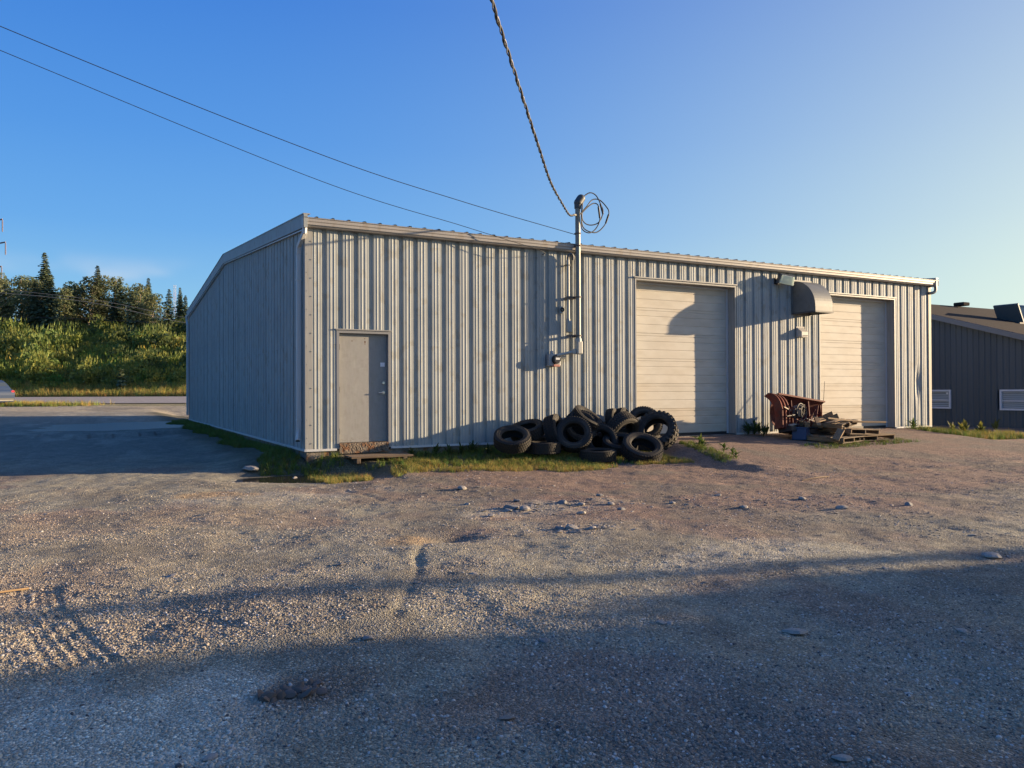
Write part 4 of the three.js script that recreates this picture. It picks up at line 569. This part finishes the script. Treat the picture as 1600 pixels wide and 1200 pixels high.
{
  const R = rng(900), dk = [0.12, 0.155, 0.08], md = [0.165, 0.19, 0.085];  // leaf colours lightened to stand in for haze over distance
  const sp = [1, 2, 3, 4, 5].map((s) => spruceGeo(s * 31, 6 + s, dk)), br = [1, 2, 3, 4, 5].map((s) => broadGeo(s * 57, 6.6 + s * 0.5, md, 0.17 + 0.02 * s, 0.1)), wind = broadGeo(991, 9, [0.085, 0.1, 0.042], 0.26, 0.12, 0.25);
  // the tree line, in the order it stands along the ridge: [u, v, kind, scale]
  const rowA = [];
  for (let i = 0; i < 46; i++) { const u = -86 + i * 1.65 + (R() - 0.5) * 1.4, v = 98 + (R() - 0.5) * 9; rowA.push([u, v, R() < 0.55 ? 0 : 1, 0.62 + R() * 0.42 + (u < -50 ? 0.1 : 0)]); }
  for (let i = 0; i < 44; i++) { const u = -95 + i * 1.9 + (R() - 0.5) * 2, v = 106 + R() * 8; rowA.push([u, v, R() < 0.5 ? 0 : 1, 0.7 + R() * 0.4]); }
  rowA.push([-62.5, 97, 0, 0.8], [-60.5, 100, 1, 0.85], [-59.5, 98, 0, 0.7], [-64.5, 99, 1, 0.9], [-57.5, 101, 0, 0.75]);
  for (const [u, v, k, s] of rowA) { const [x, z] = XZ(u, v), g = Math.floor(R() * 5); const s2 = s * lerp(0.6, 0.92, clamp((-u - 28) / 34)); tree(k ? 'broadleaf_tree' : 'spruce_tree', k ? br[g] : sp[g], k ? paleBark : bark, k ? LEAF : NEEDLE, k ? 'round-crowned tree with pale trunk on the ridge above the scrubby bank' : 'dark pointed spruce on the ridge above the scrubby bank', k ? 'broadleaf trees on the ridge' : 'spruces on the ridge', x, z, s2, R() * 6.28, ground(x, z) - 0.2); }
  { const [x, z] = XZ(-53.5, 99); tree('windswept_tree', wind, bark, LEAF, 'thin windswept tree leaning out above the other ridge trees', null, x, z, 0.86, -0.5, ground(x, z) - 0.1); }
  { const [x, z] = XZ(-33.4, 67.2), g = spruceGeo(77, 2.0, dk); tree('spruce_sapling', g, bark, NEEDLE, 'small dark spruce sapling alone at the foot of the bank by the road', null, x, z, 1, 0, ground(x, z)); }
  // bushes on the bank
  const cols = [[0.22, 0.27, 0.055], [0.17, 0.22, 0.05], [0.27, 0.28, 0.06], [0.12, 0.16, 0.045]], bg = cols.map((c, i) => bushGeo(40 + i, c, 1.9, 1.35, 420, 0.1)), sg = stems(5, 1.5, 5);
  for (let i = 0; i < 150; i++) { const v = 69 + Math.pow(R(), 0.8) * 27, u = -0.69 * v + R() * 0.36 * v, [x, z] = XZ(u, v), k = Math.floor(R() * 4), t = thing('alder_bush', ['bright green leafy bush on the bank across the road', 'mid green leafy bush on the bank across the road', 'yellow-green leafy bush on the bank across the road', 'dark green leafy bush on the bank across the road'][k], 'bush', 'bushes on the bank', [x, ground(x, z) - 0.25, z]); const s = 0.55 + 1.1 * R() * R() + 0.3 * R(); t.scale.set(s, s * (0.85 + 0.35 * R()), s); t.rotation.y = R() * 6.28; part('stems', sg, bark, t); part('foliage', bg[k], LEAF, t); }
  const under = cols.slice(0, 3).map((c, i) => bushGeo(70 + i, c, 1.0, 0.95, 170, 0.085));
  under.forEach((g, q) => { const N = 800, m = new THREE.InstancedMesh(g, LEAF, N), o = new THREE.Object3D(), cc = new THREE.Color(); for (let i = 0; i < N; i++) { const v = 67.2 + R() * 44, u = -0.74 * v + R() * 0.5 * v, [x, z] = XZ(u, v), low = sstep(73, 67, v); o.position.set(x, ground(x, z) - 0.25, z); const s = (0.6 + R() * 0.9) * (1 - 0.62 * low); o.scale.set(s * 1.2, s, s * 1.2); o.rotation.y = R() * 6.28; o.updateMatrix(); m.setMatrixAt(i, o.matrix); const dry = R() < 0.1 + 0.5 * low ? 1 : 0; m.setColorAt(i, dry ? cc.setRGB(1.7, 1.25, 0.9) : cc.setRGB(0.8 + R() * 0.4, 0.8 + R() * 0.4, 0.9)); } stuff('undergrowth', m, 'tangled low green undergrowth covering the bank', 'undergrowth'); });
}
// grass
{
  const blade = (seed, n, h, w, col) => { const R = rng(seed), L = new Leaves(); for (let i = 0; i < n; i++) { const a = R() * 6.28, q = R() * 0.05, hh = h * (0.5 + 0.7 * R()), d = V(Math.cos(a), 0, Math.sin(a)), s = V(-d.z, 0, d.x).multiplyScalar(w), o = V(Math.cos(a * 3) * q, -0.01, Math.sin(a * 3) * q), m = o.clone().addScaledVector(d, hh * 0.18).add(V(0, hh * 0.6, 0)), t = o.clone().addScaledVector(d, hh * (0.35 + 0.4 * R())).add(V(0, hh, 0)), c = tint(R, col, 0.5); L.tri(o.clone().sub(s), o.clone().add(s), m.clone().add(s.clone().multiplyScalar(0.7)), c); L.tri(o.clone().sub(s), m.clone().add(s.clone().multiplyScalar(0.7)), m.clone().sub(s.clone().multiplyScalar(0.7)), c); L.tri(m.clone().sub(s.clone().multiplyScalar(0.7)), m.clone().add(s.clone().multiplyScalar(0.7)), t, c); } return L.build(); };
  const gG = blade(1, 9, 0.13, 0.0035, [0.14, 0.18, 0.045]), gY = blade(2, 9, 0.12, 0.0032, [0.34, 0.29, 0.1]), gD = blade(3, 10, 0.15, 0.0035, [0.1, 0.14, 0.04]), R = rng(41);
  const field = (geo, N, pick, label, sc = 1) => { const m = new THREE.InstancedMesh(geo, GRASS, N), o = new THREE.Object3D(), cc = new THREE.Color(); for (let i = 0; i < N; i++) { const [x, z, s] = pick(); o.position.set(x, ground(x, z), z); const k = sc * (s || 1) * (0.55 + 0.8 * R()); o.scale.set(k, k * (0.8 + 0.5 * R()), k); o.rotation.set((R() - 0.5) * 0.3, R() * 6.28, (R() - 0.5) * 0.3); o.updateMatrix(); m.setMatrixAt(i, o.matrix); cc.setRGB(0.75 + 0.5 * R(), 0.75 + 0.5 * R(), 0.8); m.setColorAt(i, cc); } stuff('grass', m, label, 'grass'); };
  const until = (f) => { for (let k = 0; k < 60; k++) { const p = f(); if (p) return p; } return [3, 0.3, 0.3]; };
  const edge = (x) => 1.25 + 0.75 * fbm(x * 0.9, 3, 3, 88) + (x > 4 ? 0.35 : 0);
  field(gG, 3400, () => until(() => { const x = R() * 7.3 - 0.1, z = 0.05 + R() * 2.2; return z < edge(x) && noise(x * 1.6, z * 1.6, 91) > 0.22 && !(x > 0.62 && x < 1.9 && z < 0.66) ? [x, z, z < 0.4 ? 1.25 : 0.85] : null; }), 'green grass along the foot of the beige wall', 0.85);
  field(gY, 4600, () => until(() => { const x = R() * 7.4 - 0.1, z = 0.5 + R() * 2.1; return z < edge(x) + 0.35 && z > edge(x) * 0.45 && noise(x * 2.1, z * 2.1, 92) > 0.42 ? [x, z, 0.7] : null; }), 'dry yellow grass at the gravel edge in front of the beige wall', 0.85);
  field(gG, 7000, () => until(() => { const z = 0.15 - R() * 20.3, x = -0.05 - R() * 1.2; return -x < 0.15 + 0.95 * fbm(z * 0.7, 8, 3, 93) ? [x, z, 0.8] : null; }), 'green grass along the foot of the gable wall', 1);
  field(gG, 900, () => { const z = -0.6 + R() * 2.1, x = 17.3 + R() * 3.8; return [x, z, 1.1]; }, 'grass tufts round the far corner of the warehouse', 1.1);
  field(gY, 900, () => { const z = -0.1 + R() * 1.6, x = 17.9 + R() * 4.2; return [x, z, 1.0]; }, 'dry grass at the far corner of the warehouse', 1.1);
  field(gG, 420, () => { const x = 10.8 + R() * 3.9, z = 2.2 + (R() - 0.5) * 0.7 - 0.08 * (x - 12); return [x, z, 0.7]; }, 'short grass growing round the pallets', 0.9);
  field(gG, 300, () => { const t = R(), x = 8.35 - t * 0.75 + (R() - 0.5) * 0.4, z = 0.9 + t * 2.2; return [x, z, 0.8]; }, 'grass along the edge of the gravel ramp', 0.9);
  const far = (v0, v1, u0, u1) => () => { const v = v0 + R() * (v1 - v0), u = u0 + R() * (u1 - u0), [x, z] = XZ(u, v); return [x, z, 2.6]; };
  const verge = (v0, v1, u0) => () => { const v = v0 + R() * (v1 - v0), u = u0 - Math.pow(R(), 0.55) * 16, [x, z] = XZ(u, v); return [x, z, 1.5]; }; field(gY, 2600, verge(49.4, 52.6, -26.5), 'tall dry grass on the road verge', 1.5); field(gG, 1500, verge(48.6, 52.2, -27), 'green grass on the road verge', 1.5); field(gY, 4200, far(64, 70, -52, -20), 'dry grass at the foot of the bank', 1.7); field(gG, 3000, far(65, 71, -52, -20), 'green grass at the foot of the bank', 1.8);
}
// broad-leaved weeds
{
  const weed = (seed, n, h, w, col) => { const R = rng(seed), L = new Leaves(); for (let i = 0; i < n; i++) { const a = i * 2.4 + R(), up = 0.3 + 0.9 * R(), d = V(Math.cos(a) * (1.3 - up), up, Math.sin(a) * (1.3 - up)).normalize(), sd = V(-Math.sin(a), 0, Math.cos(a)), o = V(0, h * 0.55 * R(), 0), l = h * (0.5 + 0.5 * R()), c = tint(R, col, 0.4), m = o.clone().addScaledVector(d, l * 0.55), t = o.clone().addScaledVector(d, l).add(V(0, -l * 0.15, 0)); const s = sd.multiplyScalar(w * (0.6 + 0.6 * R())); L.tri(o, m.clone().add(s), m.clone().add(V(0, -w * 0.4, 0)), c); L.tri(o, m.clone().add(V(0, -w * 0.4, 0)), m.clone().sub(s), c); L.tri(m.clone().add(s), t, m.clone().add(V(0, -w * 0.4, 0)), c); L.tri(m.clone().add(V(0, -w * 0.4, 0)), t, m.clone().sub(s), c); } return L.build(); };
  const kinds = [weed(1, 26, 0.34, 0.035, [0.1, 0.15, 0.03]), weed(2, 34, 0.5, 0.04, [0.06, 0.1, 0.03]), weed(3, 20, 0.26, 0.03, [0.17, 0.17, 0.04])], stemG = merge([cyl(V(0, -0.05, 0), V(0.01, 0.3, 0), 0.006, 0.003, 5)]), sm = mat([0.1, 0.12, 0.04]);
  const put = (k, x, z, s, label, group) => { const t = thing('weed', label, 'plant', group, [x, ground(x, z) - 0.01, z]); t.scale.setScalar(s); t.rotation.y = x * 7; part('stem', stemG, sm, t); part('leaves', kinds[k], LEAF, t); };
  const rampW = 'bright broad-leaved weed at the edge of the gravel ramp beside the tyres'; for (const [x, z, s] of [[8.25, 1.5, 0.8], [8.1, 1.75, 0.7], [8.2, 2.3, 0.65], [8.0, 2.75, 0.55], [7.85, 3.0, 0.5]]) put(0, x, z, s, rampW, 'weeds on the ramp edge');
  const wallW = 'dark leafy weed in the shade between the overhead door and the plow'; for (const [x, z, s] of [[10.95, 0.22, 1.1], [11.1, 0.3, 1.2], [11.3, 0.25, 1.1], [11.45, 0.35, 0.9], [11.2, 0.5, 0.8]]) put(1, x, z, s * 0.62, wallW, 'weeds between door and plow');
  const doorW = 'leafy weed against the wall between the man door and the tyres'; for (const [x, z, s] of [[2.0, 0.25, 0.8], [2.5, 0.3, 1.0], [2.75, 0.35, 0.9], [3.0, 0.4, 1.0], [3.3, 0.3, 1.1], [3.55, 0.5, 0.9], [2.2, 0.5, 0.6]]) put(1, x, z, s * 0.5, doorW, 'weeds near the man door');
  const corW = 'yellowing weed at the far corner of the warehouse'; for (const [x, z, s] of [[17.3, 0.3, 0.9], [18.8, 0.5, 1.3], [19.6, 0.4, 1.5], [19.9, 0.1, 1.2], [20.9, 0.1, 1.4], [21.3, -0.2, 1.2], [22.9, -0.6, 1.5]]) put(x < 18 ? 0 : 2, x, z, s, corW, 'weeds at the far corner');
}
// ------------------------------------------------------------ stones and gravel
function rockGeo(seed, d = 2, flat = 0.5) { const g = mergeVertices(new THREE.IcosahedronGeometry(1, d).deleteAttribute('uv').deleteAttribute('normal')), p = g.attributes.position, R = rng(seed), o = R() * 50; const cuts = Array.from({ length: 7 }, () => [rv(R), 0.55 + 0.35 * R()]); for (let i = 0; i < p.count; i++) { const v = V(p.getX(i), p.getY(i), p.getZ(i)); v.multiplyScalar(0.85 + 0.35 * noise(v.x * 1.7 + o, v.y * 1.7 + v.z * 2.3, seed)); for (const [n, k] of cuts) { const e = v.dot(n) - k; if (e > 0) v.addScaledVector(n, -e); } v.y *= flat; p.setXYZ(i, v.x, v.y, v.z); } const f = g.toNonIndexed(); f.computeVertexNormals(); f.setAttribute('uv', new THREE.BufferAttribute(new Float32Array(f.attributes.position.count * 2), 2)); return f; }
{
  const stoneTex = texture(128, (x, y) => 0.7 + 0.3 * fbm(x * 8, y * 8, 4, 510, 8)), rk = [[0.33, 0.3, 0.265], [0.38, 0.345, 0.3], [0.24, 0.23, 0.22]].map((c) => mat(c, { roughness: 0.92, map: stoneTex })), geos = [11, 12, 13, 14, 15].map((s) => boxUV(rockGeo(s, 1, 0.42)));
  const put = (x, z, s, m, label, group, sy = 1, name = 'stone', turn = x * 5) => { const o = solo(name, geos[Math.abs(Math.round(x * 7 + z * 3)) % 5], rk[m], label, 'stone', group); o.position.set(x, ground(x, z) + s * 0.12, z); o.scale.set(s, s * sy, s * 0.8); o.rotation.y = turn; };
  const rub = 'pale broken stone half sunk in the reddish gravel in front of the tyres'; for (const [x, z, s, m] of [[1.24, 5.8, 0.12, 2], [1.36, 5.96, 0.1, 1], [1.12, 5.95, 0.07, 1], [2.08, 5.71, 0.09, 2], [2.22, 5.96, 0.07, 1], [1.43, 3.86, 0.1, 1], [1.1, 7.46, 0.09, 1], [1.27, 7.63, 0.06, 1], [1.0, 7.4, 0.06, 2], [0.7, 6.3, 0.06, 1], [2.6, 6.1, 0.07, 1], [2.9, 5.4, 0.06, 1], [2.4, 6.6, 0.06, 2], [3.4, 6.4, 0.06, 1], [1.8, 6.6, 0.07, 1], [0.9, 5.2, 0.05, 1], [4.4, 6.2, 0.07, 2], [3.9, 7.2, 0.08, 1], [5.2, 7.0, 0.07, 1], [1.6, 5.3, 0.06, 2], [4.9, 7.9, 0.09, 1], [5.8, 8.2, 0.08, 2]]) put(x, z, s, m, rub, 'broken stones in the yard');
  put(-0.95, -0.25, 0.2, 1, 'large pale rounded stone between the puddle and the gable-side grass', null, 0.75, 'boulder'); put(-0.35, 0.62, 0.09, 1, 'small bright stone standing in the puddle by the warehouse corner', null, 1.6);
  const slab = 'flat pale stone lying in the shaded gravel'; for (const [x, z, s, m] of [[0.44, 11.16, 0.085, 1], [1.34, 11.69, 0.05, 1], [3.7, 10.5, 0.11, 1], [-0.21, 10.62, 0.045, 1], [-0.83, 12.55, 0.045, 1], [0.5, 12.19, 0.04, 1], [-1.1, 10.6, 0.05, 2], [-3.1, 11.2, 0.04, 1], [-2.05, 10.1, 0.05, 2]]) put(x, z, s, m, slab, 'flat stones in the shade', 0.6);
  { const Q = rng(62), cg = boxUV(rockGeo(33, 1, 0.3)), N = 420, m = new THREE.InstancedMesh(cg, rk[1], N), o = new THREE.Object3D(), cc = new THREE.Color(), spots = [[1.3, 5.9, 0.5, 0.25], [2.1, 5.85, 0.6, 0.3], [1.15, 7.55, 0.4, 0.15], [1.5, 4.2, 1.2, 0.5], [4.5, 7.2, 1.8, 0.9], [3, 6.2, 1.6, 0.6], [0, 9.5, 4, 2.6]]; for (let i = 0; i < N; i++) { const [sx, sz, rx, rz] = spots[Math.floor(Q() * spots.length)], a = Q() * 6.28, q = Math.sqrt(Q()) * 1.2, x = sx + Math.cos(a) * rx * q, z = sz + Math.sin(a) * rz * q, s = 0.012 + 0.03 * Q() * Q(); o.position.set(x, ground(x, z) + s * 0.08, z); o.scale.set(s * (1 + Q()), s, s * (0.7 + 0.6 * Q())); o.rotation.set((Q() - 0.5) * 0.5, Q() * 6.28, (Q() - 0.5) * 0.5); o.updateMatrix(); m.setMatrixAt(i, o.matrix); const k = 0.6 + 0.55 * Q(); m.setColorAt(i, cc.setRGB(k, k * 0.98, k * 0.95)); } stuff('stone_chips', m, 'pale stone chips scattered over the gravel', 'gravel'); }
  const R = rng(61), clod = thing('rubble_clump', 'dark reddish clump of broken asphalt in the shaded gravel', 'rubble', null, [-2.62, ground(-2.62, 10.66), 10.66]); const cm = [mat([0.11, 0.085, 0.07], { roughness: 0.95 }), mat([0.15, 0.11, 0.09], { roughness: 0.95 })]; for (let i = 0; i < 26; i++) { const m = part('chunk', geos[i % 5], cm[i % 2], clod), s = 0.014 + 0.026 * R(); m.scale.set(s * 1.4, s, s); m.position.set((R() - 0.5) * 0.34, s * 0.2, (R() - 0.5) * 0.16); m.rotation.set(R(), R() * 6, R()); }
  const sticks = [[-4.35, 7.75, 0.42, 0.4], [6.9, 5.5, 0.9, 0.2]]; sticks.forEach(([x, z, l, a], i) => { const o = solo('stick', tube([[0, 0, 0], [l * 0.4, 0.02, 0.03], [l, 0.0, -0.02]], 0.009, 16, 6), WOOD[i ? 1 : 2], i ? 'thin bent stick on the gravel out from the ramp' : 'short pale stick on the sunlit gravel near the tyre tracks', 'stick'); o.position.set(x, ground(x, z) + 0.012, z); o.rotation.y = a; });
  // gravel too small to pick apart
  const shapes = [21, 22, 23, 24].map((s) => rockGeo(s, 1, 0.7)), gm = new THREE.MeshStandardMaterial({ color: 0xffffff, roughness: 0.92 });
  const pal = [[0.21, 0.17, 0.14], [0.16, 0.13, 0.105], [0.21, 0.14, 0.105], [0.3, 0.25, 0.2], [0.105, 0.095, 0.088], [0.17, 0.105, 0.08], [0.23, 0.2, 0.175]];
  const scatter = (N, v0, v1, s0, s1, q, sink = 0.24) => { const m = new THREE.InstancedMesh(shapes[q], gm, N), o = new THREE.Object3D(), cc = new THREE.Color(); let i = 0, guard = 0; while (i < N && guard++ < N * 6) { const v = Math.sqrt(v0 * v0 + R() * (v1 * v1 - v0 * v0)), u = (R() * 2 - 1) * (0.72 * v + 0.6), [x, z] = XZ(u, v); if (z < 0.7 || (x > -0.2 && x < 7.4 && z < 1.6) || (x > 8 && z < 4.4 && R() < 0.75)) continue; const cl = fbm(x * 1.1, z * 1.1, 3, 300 + q); if (R() > sstep(0.36, 0.62, cl) + 0.06 || R() > 1 - sstep(0.45, 1, (v - v0) / (v1 - v0))) continue; const s = s0 * Math.pow(s1 / s0, Math.pow(R(), 2.2)); o.position.set(x, ground(x, z) - s * sink, z); o.scale.set(s * (0.8 + 0.5 * R()), s * (0.7 + 0.5 * R()), s * (0.8 + 0.4 * R())); o.rotation.set(R() * 0.8, R() * 6.28, R() * 0.8); o.updateMatrix(); m.setMatrixAt(i, o.matrix); const c = pal[Math.floor(R() * pal.length)], g = groundColor(x, z), k = 0.7 + 0.6 * R(); cc.setRGB(lerp(c[0], g[0], 0.62) * k * 1.45, lerp(c[1], g[1], 0.62) * k * 1.48, lerp(c[2], g[2], 0.62) * k * 1.35); const rare = R(); if (rare < 0.07) cc.setRGB(0.46, 0.43, 0.39); else if (rare < 0.13) cc.setRGB(0.075, 0.07, 0.068); m.setColorAt(i++, cc); } m.count = i; stuff('gravel', m, 'loose gravel strewn over the yard', 'gravel'); };
  scatter(80000, 2.3, 6.4, 0.003, 0.0125, 0, 0.06); scatter(70000, 2.3, 8.5, 0.003, 0.01, 1); scatter(46000, 4, 13, 0.004, 0.012, 2); scatter(20000, 8, 19, 0.005, 0.018, 3);
}
// ------------------------------------------------------------ car on the verge, power line, far towers
{
  const [cx, cz] = XZ(-34.5, 50.3), t = thing('parked_car', 'dark blue hatchback with red tail lights parked on the grass verge', 'car', null, [cx, ground(cx, cz), cz]); t.rotation.y = -YAW - 0.12;
  const paint = new THREE.MeshPhysicalMaterial({ color: rgb(0.02, 0.035, 0.075), roughness: 0.5, specularIntensity: 0.5 });
  const side = new THREE.Shape(); side.moveTo(-2.1, 0.35); side.lineTo(-2.15, 0.75); side.quadraticCurveTo(-1.8, 0.95, -1.1, 1.0); side.lineTo(1.95, 1.02); side.quadraticCurveTo(2.18, 0.98, 2.18, 0.7); side.lineTo(2.12, 0.32); side.closePath();
  const ex = (s, w, b) => { const g = new THREE.ExtrudeGeometry(s, { depth: w - 2 * b, bevelEnabled: true, bevelSize: b, bevelThickness: b, bevelSegments: 3 }); g.translate(0, 0, -w / 2 + b); return g; };
  part('body', ex(side, 1.78, 0.07), paint, t);
  const gh = new THREE.Shape(); gh.moveTo(-1.15, 0.98); gh.quadraticCurveTo(-0.5, 1.55, -0.1, 1.62); gh.lineTo(1.35, 1.62); gh.quadraticCurveTo(1.7, 1.5, 2.05, 1.0); gh.closePath(); part('cabin', ex(gh, 1.56, 0.06), paint, t);
  const rw = part('rear_window', box(-0.02, 0.02, -0.24, 0.24, -0.62, 0.62), mat([0.03, 0.04, 0.05], { roughness: 0.25 }), t); rw.position.set(1.87, 1.3, 0); rw.rotation.z = 0.62;
  for (const s of [-1, 1]) { part('tail_light', rbox(0.16, 0.26, 0.26, 0.03).translate(2.14, 0.86, s * 0.72), new THREE.MeshPhysicalMaterial({ color: rgb(0.5, 0.02, 0.03), roughness: 0.2, clearcoat: 1 }), t); const w = new THREE.Shape(); w.moveTo(-0.8, 1.02); w.lineTo(-0.2, 1.52); w.lineTo(1.3, 1.52); w.lineTo(1.75, 1.02); w.closePath(); const g = new THREE.ExtrudeGeometry(w, { depth: 0.01, bevelEnabled: false }); g.translate(0, 0.02, s * 0.785 - 0.005); part('side_window', g, mat([0.05, 0.06, 0.07], { roughness: 0.06 }), t);
    for (const x of [-1.35, 1.32]) { const wl = part('wheel', new THREE.TorusGeometry(0.24, 0.085, 10, 24).translate(x, 0.325, s * 0.78), M.black, t); part('rim', cyl(V(x, 0.325, s * 0.74), V(x, 0.325, s * 0.83), 0.19, 0.18, 20), M.galv, wl); } }
  part('bumper', rbox(0.2, 0.3, 1.7, 0.06).translate(2.12, 0.45, 0), mat([0.03, 0.03, 0.035], { roughness: 0.6 }), t); part('number_plate', box(2.215, 2.225, 0.6, 0.72, -0.26, 0.26), mat([0.7, 0.7, 0.7]), t); part('bumper_strip', rbox(0.06, 0.06, 1.5, 0.02).translate(2.22, 0.36, 0), M.galv, t);
}
{
  const wireM = mat([0.36, 0.3, 0.22], { roughness: 0.5, metalness: 0.3 }), wp = (u, v, y) => { const [x, z] = XZ(u, v); return V(x, y, z); };
  const H = (py, v) => 1.0924 + (611 - py) / 1228 * v;
  solo('roadside_wire', tube([wp(-58, 66, H(437, 66)), wp(-38.3, 66, H(462.5, 66)), wp(-27.3, 66, H(503, 66)), wp(-12, 66, H(556, 66))], 0.02, 60, 5), wireM, 'sunlit roadside wire, the lower of the pale pair before the tree line', 'wire');
  solo('roadside_wire', tube([wp(-58, 66.6, H(421, 66)), wp(-37.3, 66.6, H(460, 66)), wp(-27.4, 66.6, H(494, 66)), wp(-12, 66.6, H(540, 66))], 0.017, 60, 5), wireM, 'sunlit roadside wire, the upper of the pale pair before the tree line', 'wire');
  solo('roadside_wire', tube([wp(-58, 66, H(488, 66)), wp(-40, 66, H(493, 66)), wp(-27.3, 66, H(505, 66)), wp(-12, 66, H(524, 66))], 0.014, 60, 5), M.wire, 'dark thin roadside wire below the pale pair', 'wire');
  // transmission pole at the edge of the view
  { const [x, z] = XZ(-149.5, 224), t = thing('transmission_pole', 'tall steel transmission pole with arms and hanging insulators beyond the trees', 'pole', null, [x, ground(x, z), z]); t.rotation.y = -YAW; const s = mat([0.17, 0.12, 0.13], { roughness: 0.6 }), gy = ground(x, z), top = H(320, 224) - gy; part('shaft', cyl(V(0, -1, 0), V(0, top, 0), 0.5, 0.25, 12), s, t);
    for (const [py, e] of [[339, 4.2], [375, 5.1], [413, 4.0]]) for (const sg of [-1, 1]) { const y = H(py, 224) - gy, a = part('arm', cyl(V(0, y - 0.9, 0), V(sg * e, y, 0), 0.28, 0.2, 8), s, t); part('insulator', merge(Array.from({ length: 9 }, (_, i) => new THREE.CylinderGeometry(0.19, 0.19, 0.2, 10).translate(sg * e, y - 0.5 - i * 0.36, 0)).concat([cyl(V(sg * e, y, 0), V(sg * e, y - 3.7, 0), 0.06)])), s, a); } }
  { const [x, z] = XZ(-163, 380), gy = ground(x, z), top = H(443, 380) - gy, t = thing('lattice_mast', 'distant thin red and white lattice mast behind the trees', 'mast', null, [x, gy, z]); const cols = [mat([0.4, 0.27, 0.26]), mat([0.42, 0.42, 0.44])]; const n = 12; for (let k = 0; k < n; k++) { const y0 = top * k / n, y1 = top * (k + 1) / n, w = 0.65, g = []; const c = [[0, w], [-w * 0.87, -w / 2], [w * 0.87, -w / 2]]; for (let i = 0; i < 3; i++) { const [a, b] = c[i], [d, e] = c[(i + 1) % 3]; g.push(cyl(V(a, y0, b), V(a, y1, b), 0.055, 0.055, 5), cyl(V(a, y0, b), V(d, (y0 + y1) / 2, e), 0.035, 0.035, 4), cyl(V(d, (y0 + y1) / 2, e), V(a, y1, b), 0.035, 0.035, 4)); } part('mast_section', merge(g), cols[k % 2], t); } }
}
// ------------------------------------------------------------ what stands out of view and shades the yard and the bank
{
  const wm = mat([0.25, 0.23, 0.2], { roughness: 0.8 });
  const shed = (name, label, x0, x1, z0, z1, h, y, rot = 0, ridge = 0.9) => { const t = thing(name, label, 'building', null, [(x0 + x1) / 2, y, (z0 + z1) / 2]); t.rotation.y = rot; const w = (x1 - x0) / 2, d = (z1 - z0) / 2; part('wall', box(-w, w, -1, h, -d, d), wm, t); const g = new THREE.ExtrudeGeometry(new THREE.Shape([[-d - 0.2, h + 0.01], [d + 0.2, h + 0.01], [0, h + ridge]].map((p) => new THREE.Vector2(...p))), { depth: 2 * w, bevelEnabled: false }); swapXZ(g); g.translate(-w, 0, 0); part('roof', g, M.roof, t); return t; };
  shed('workshop_building', 'plain workshop building beside the yard, facing the warehouse doors', 26, 30, 18.7, 38, 5.3, -0.45);
  const [bx, bz] = XZ(-9, 77); shed('storage_shed', 'storage shed on the bank behind the warehouse', bx - 6, bx + 6, bz - 3.5, bz + 3.5, 3.6, ground(bx, bz) - 0.4, -YAW);
  const sp = spruceGeo(411, 8, [0.036, 0.058, 0.024]), br = broadGeo(431, 6, [0.06, 0.08, 0.03], 0.3, 0.16);
  tree('spruce_tree', sp, bark, NEEDLE, 'spruce standing alone beside the workshop building', null, 26.5, 16.2, 0.86, 0.4, -0.45).scale.set(0.26, 0.86, 0.26);
  tree('broadleaf_tree', br, paleBark, LEAF, 'tall tree shading the yard at the corner of the workshop building', null, 24.5, 17.9, 0.82, 0.4, -0.45); tree('broadleaf_tree', br, paleBark, LEAF, 'tree in front of the workshop building, farther from the corner', null, 23.5, 19.6, 0.95, 2.2, -0.45);
  tree('broadleaf_tree', br, paleBark, LEAF, 'low tree standing between the workshop and the dark building', null, 25.5, 14.8, 0.45, 1.2, -0.45).scale.set(0.14, 0.5, 0.14);
}
renderer.render(scene, camera);
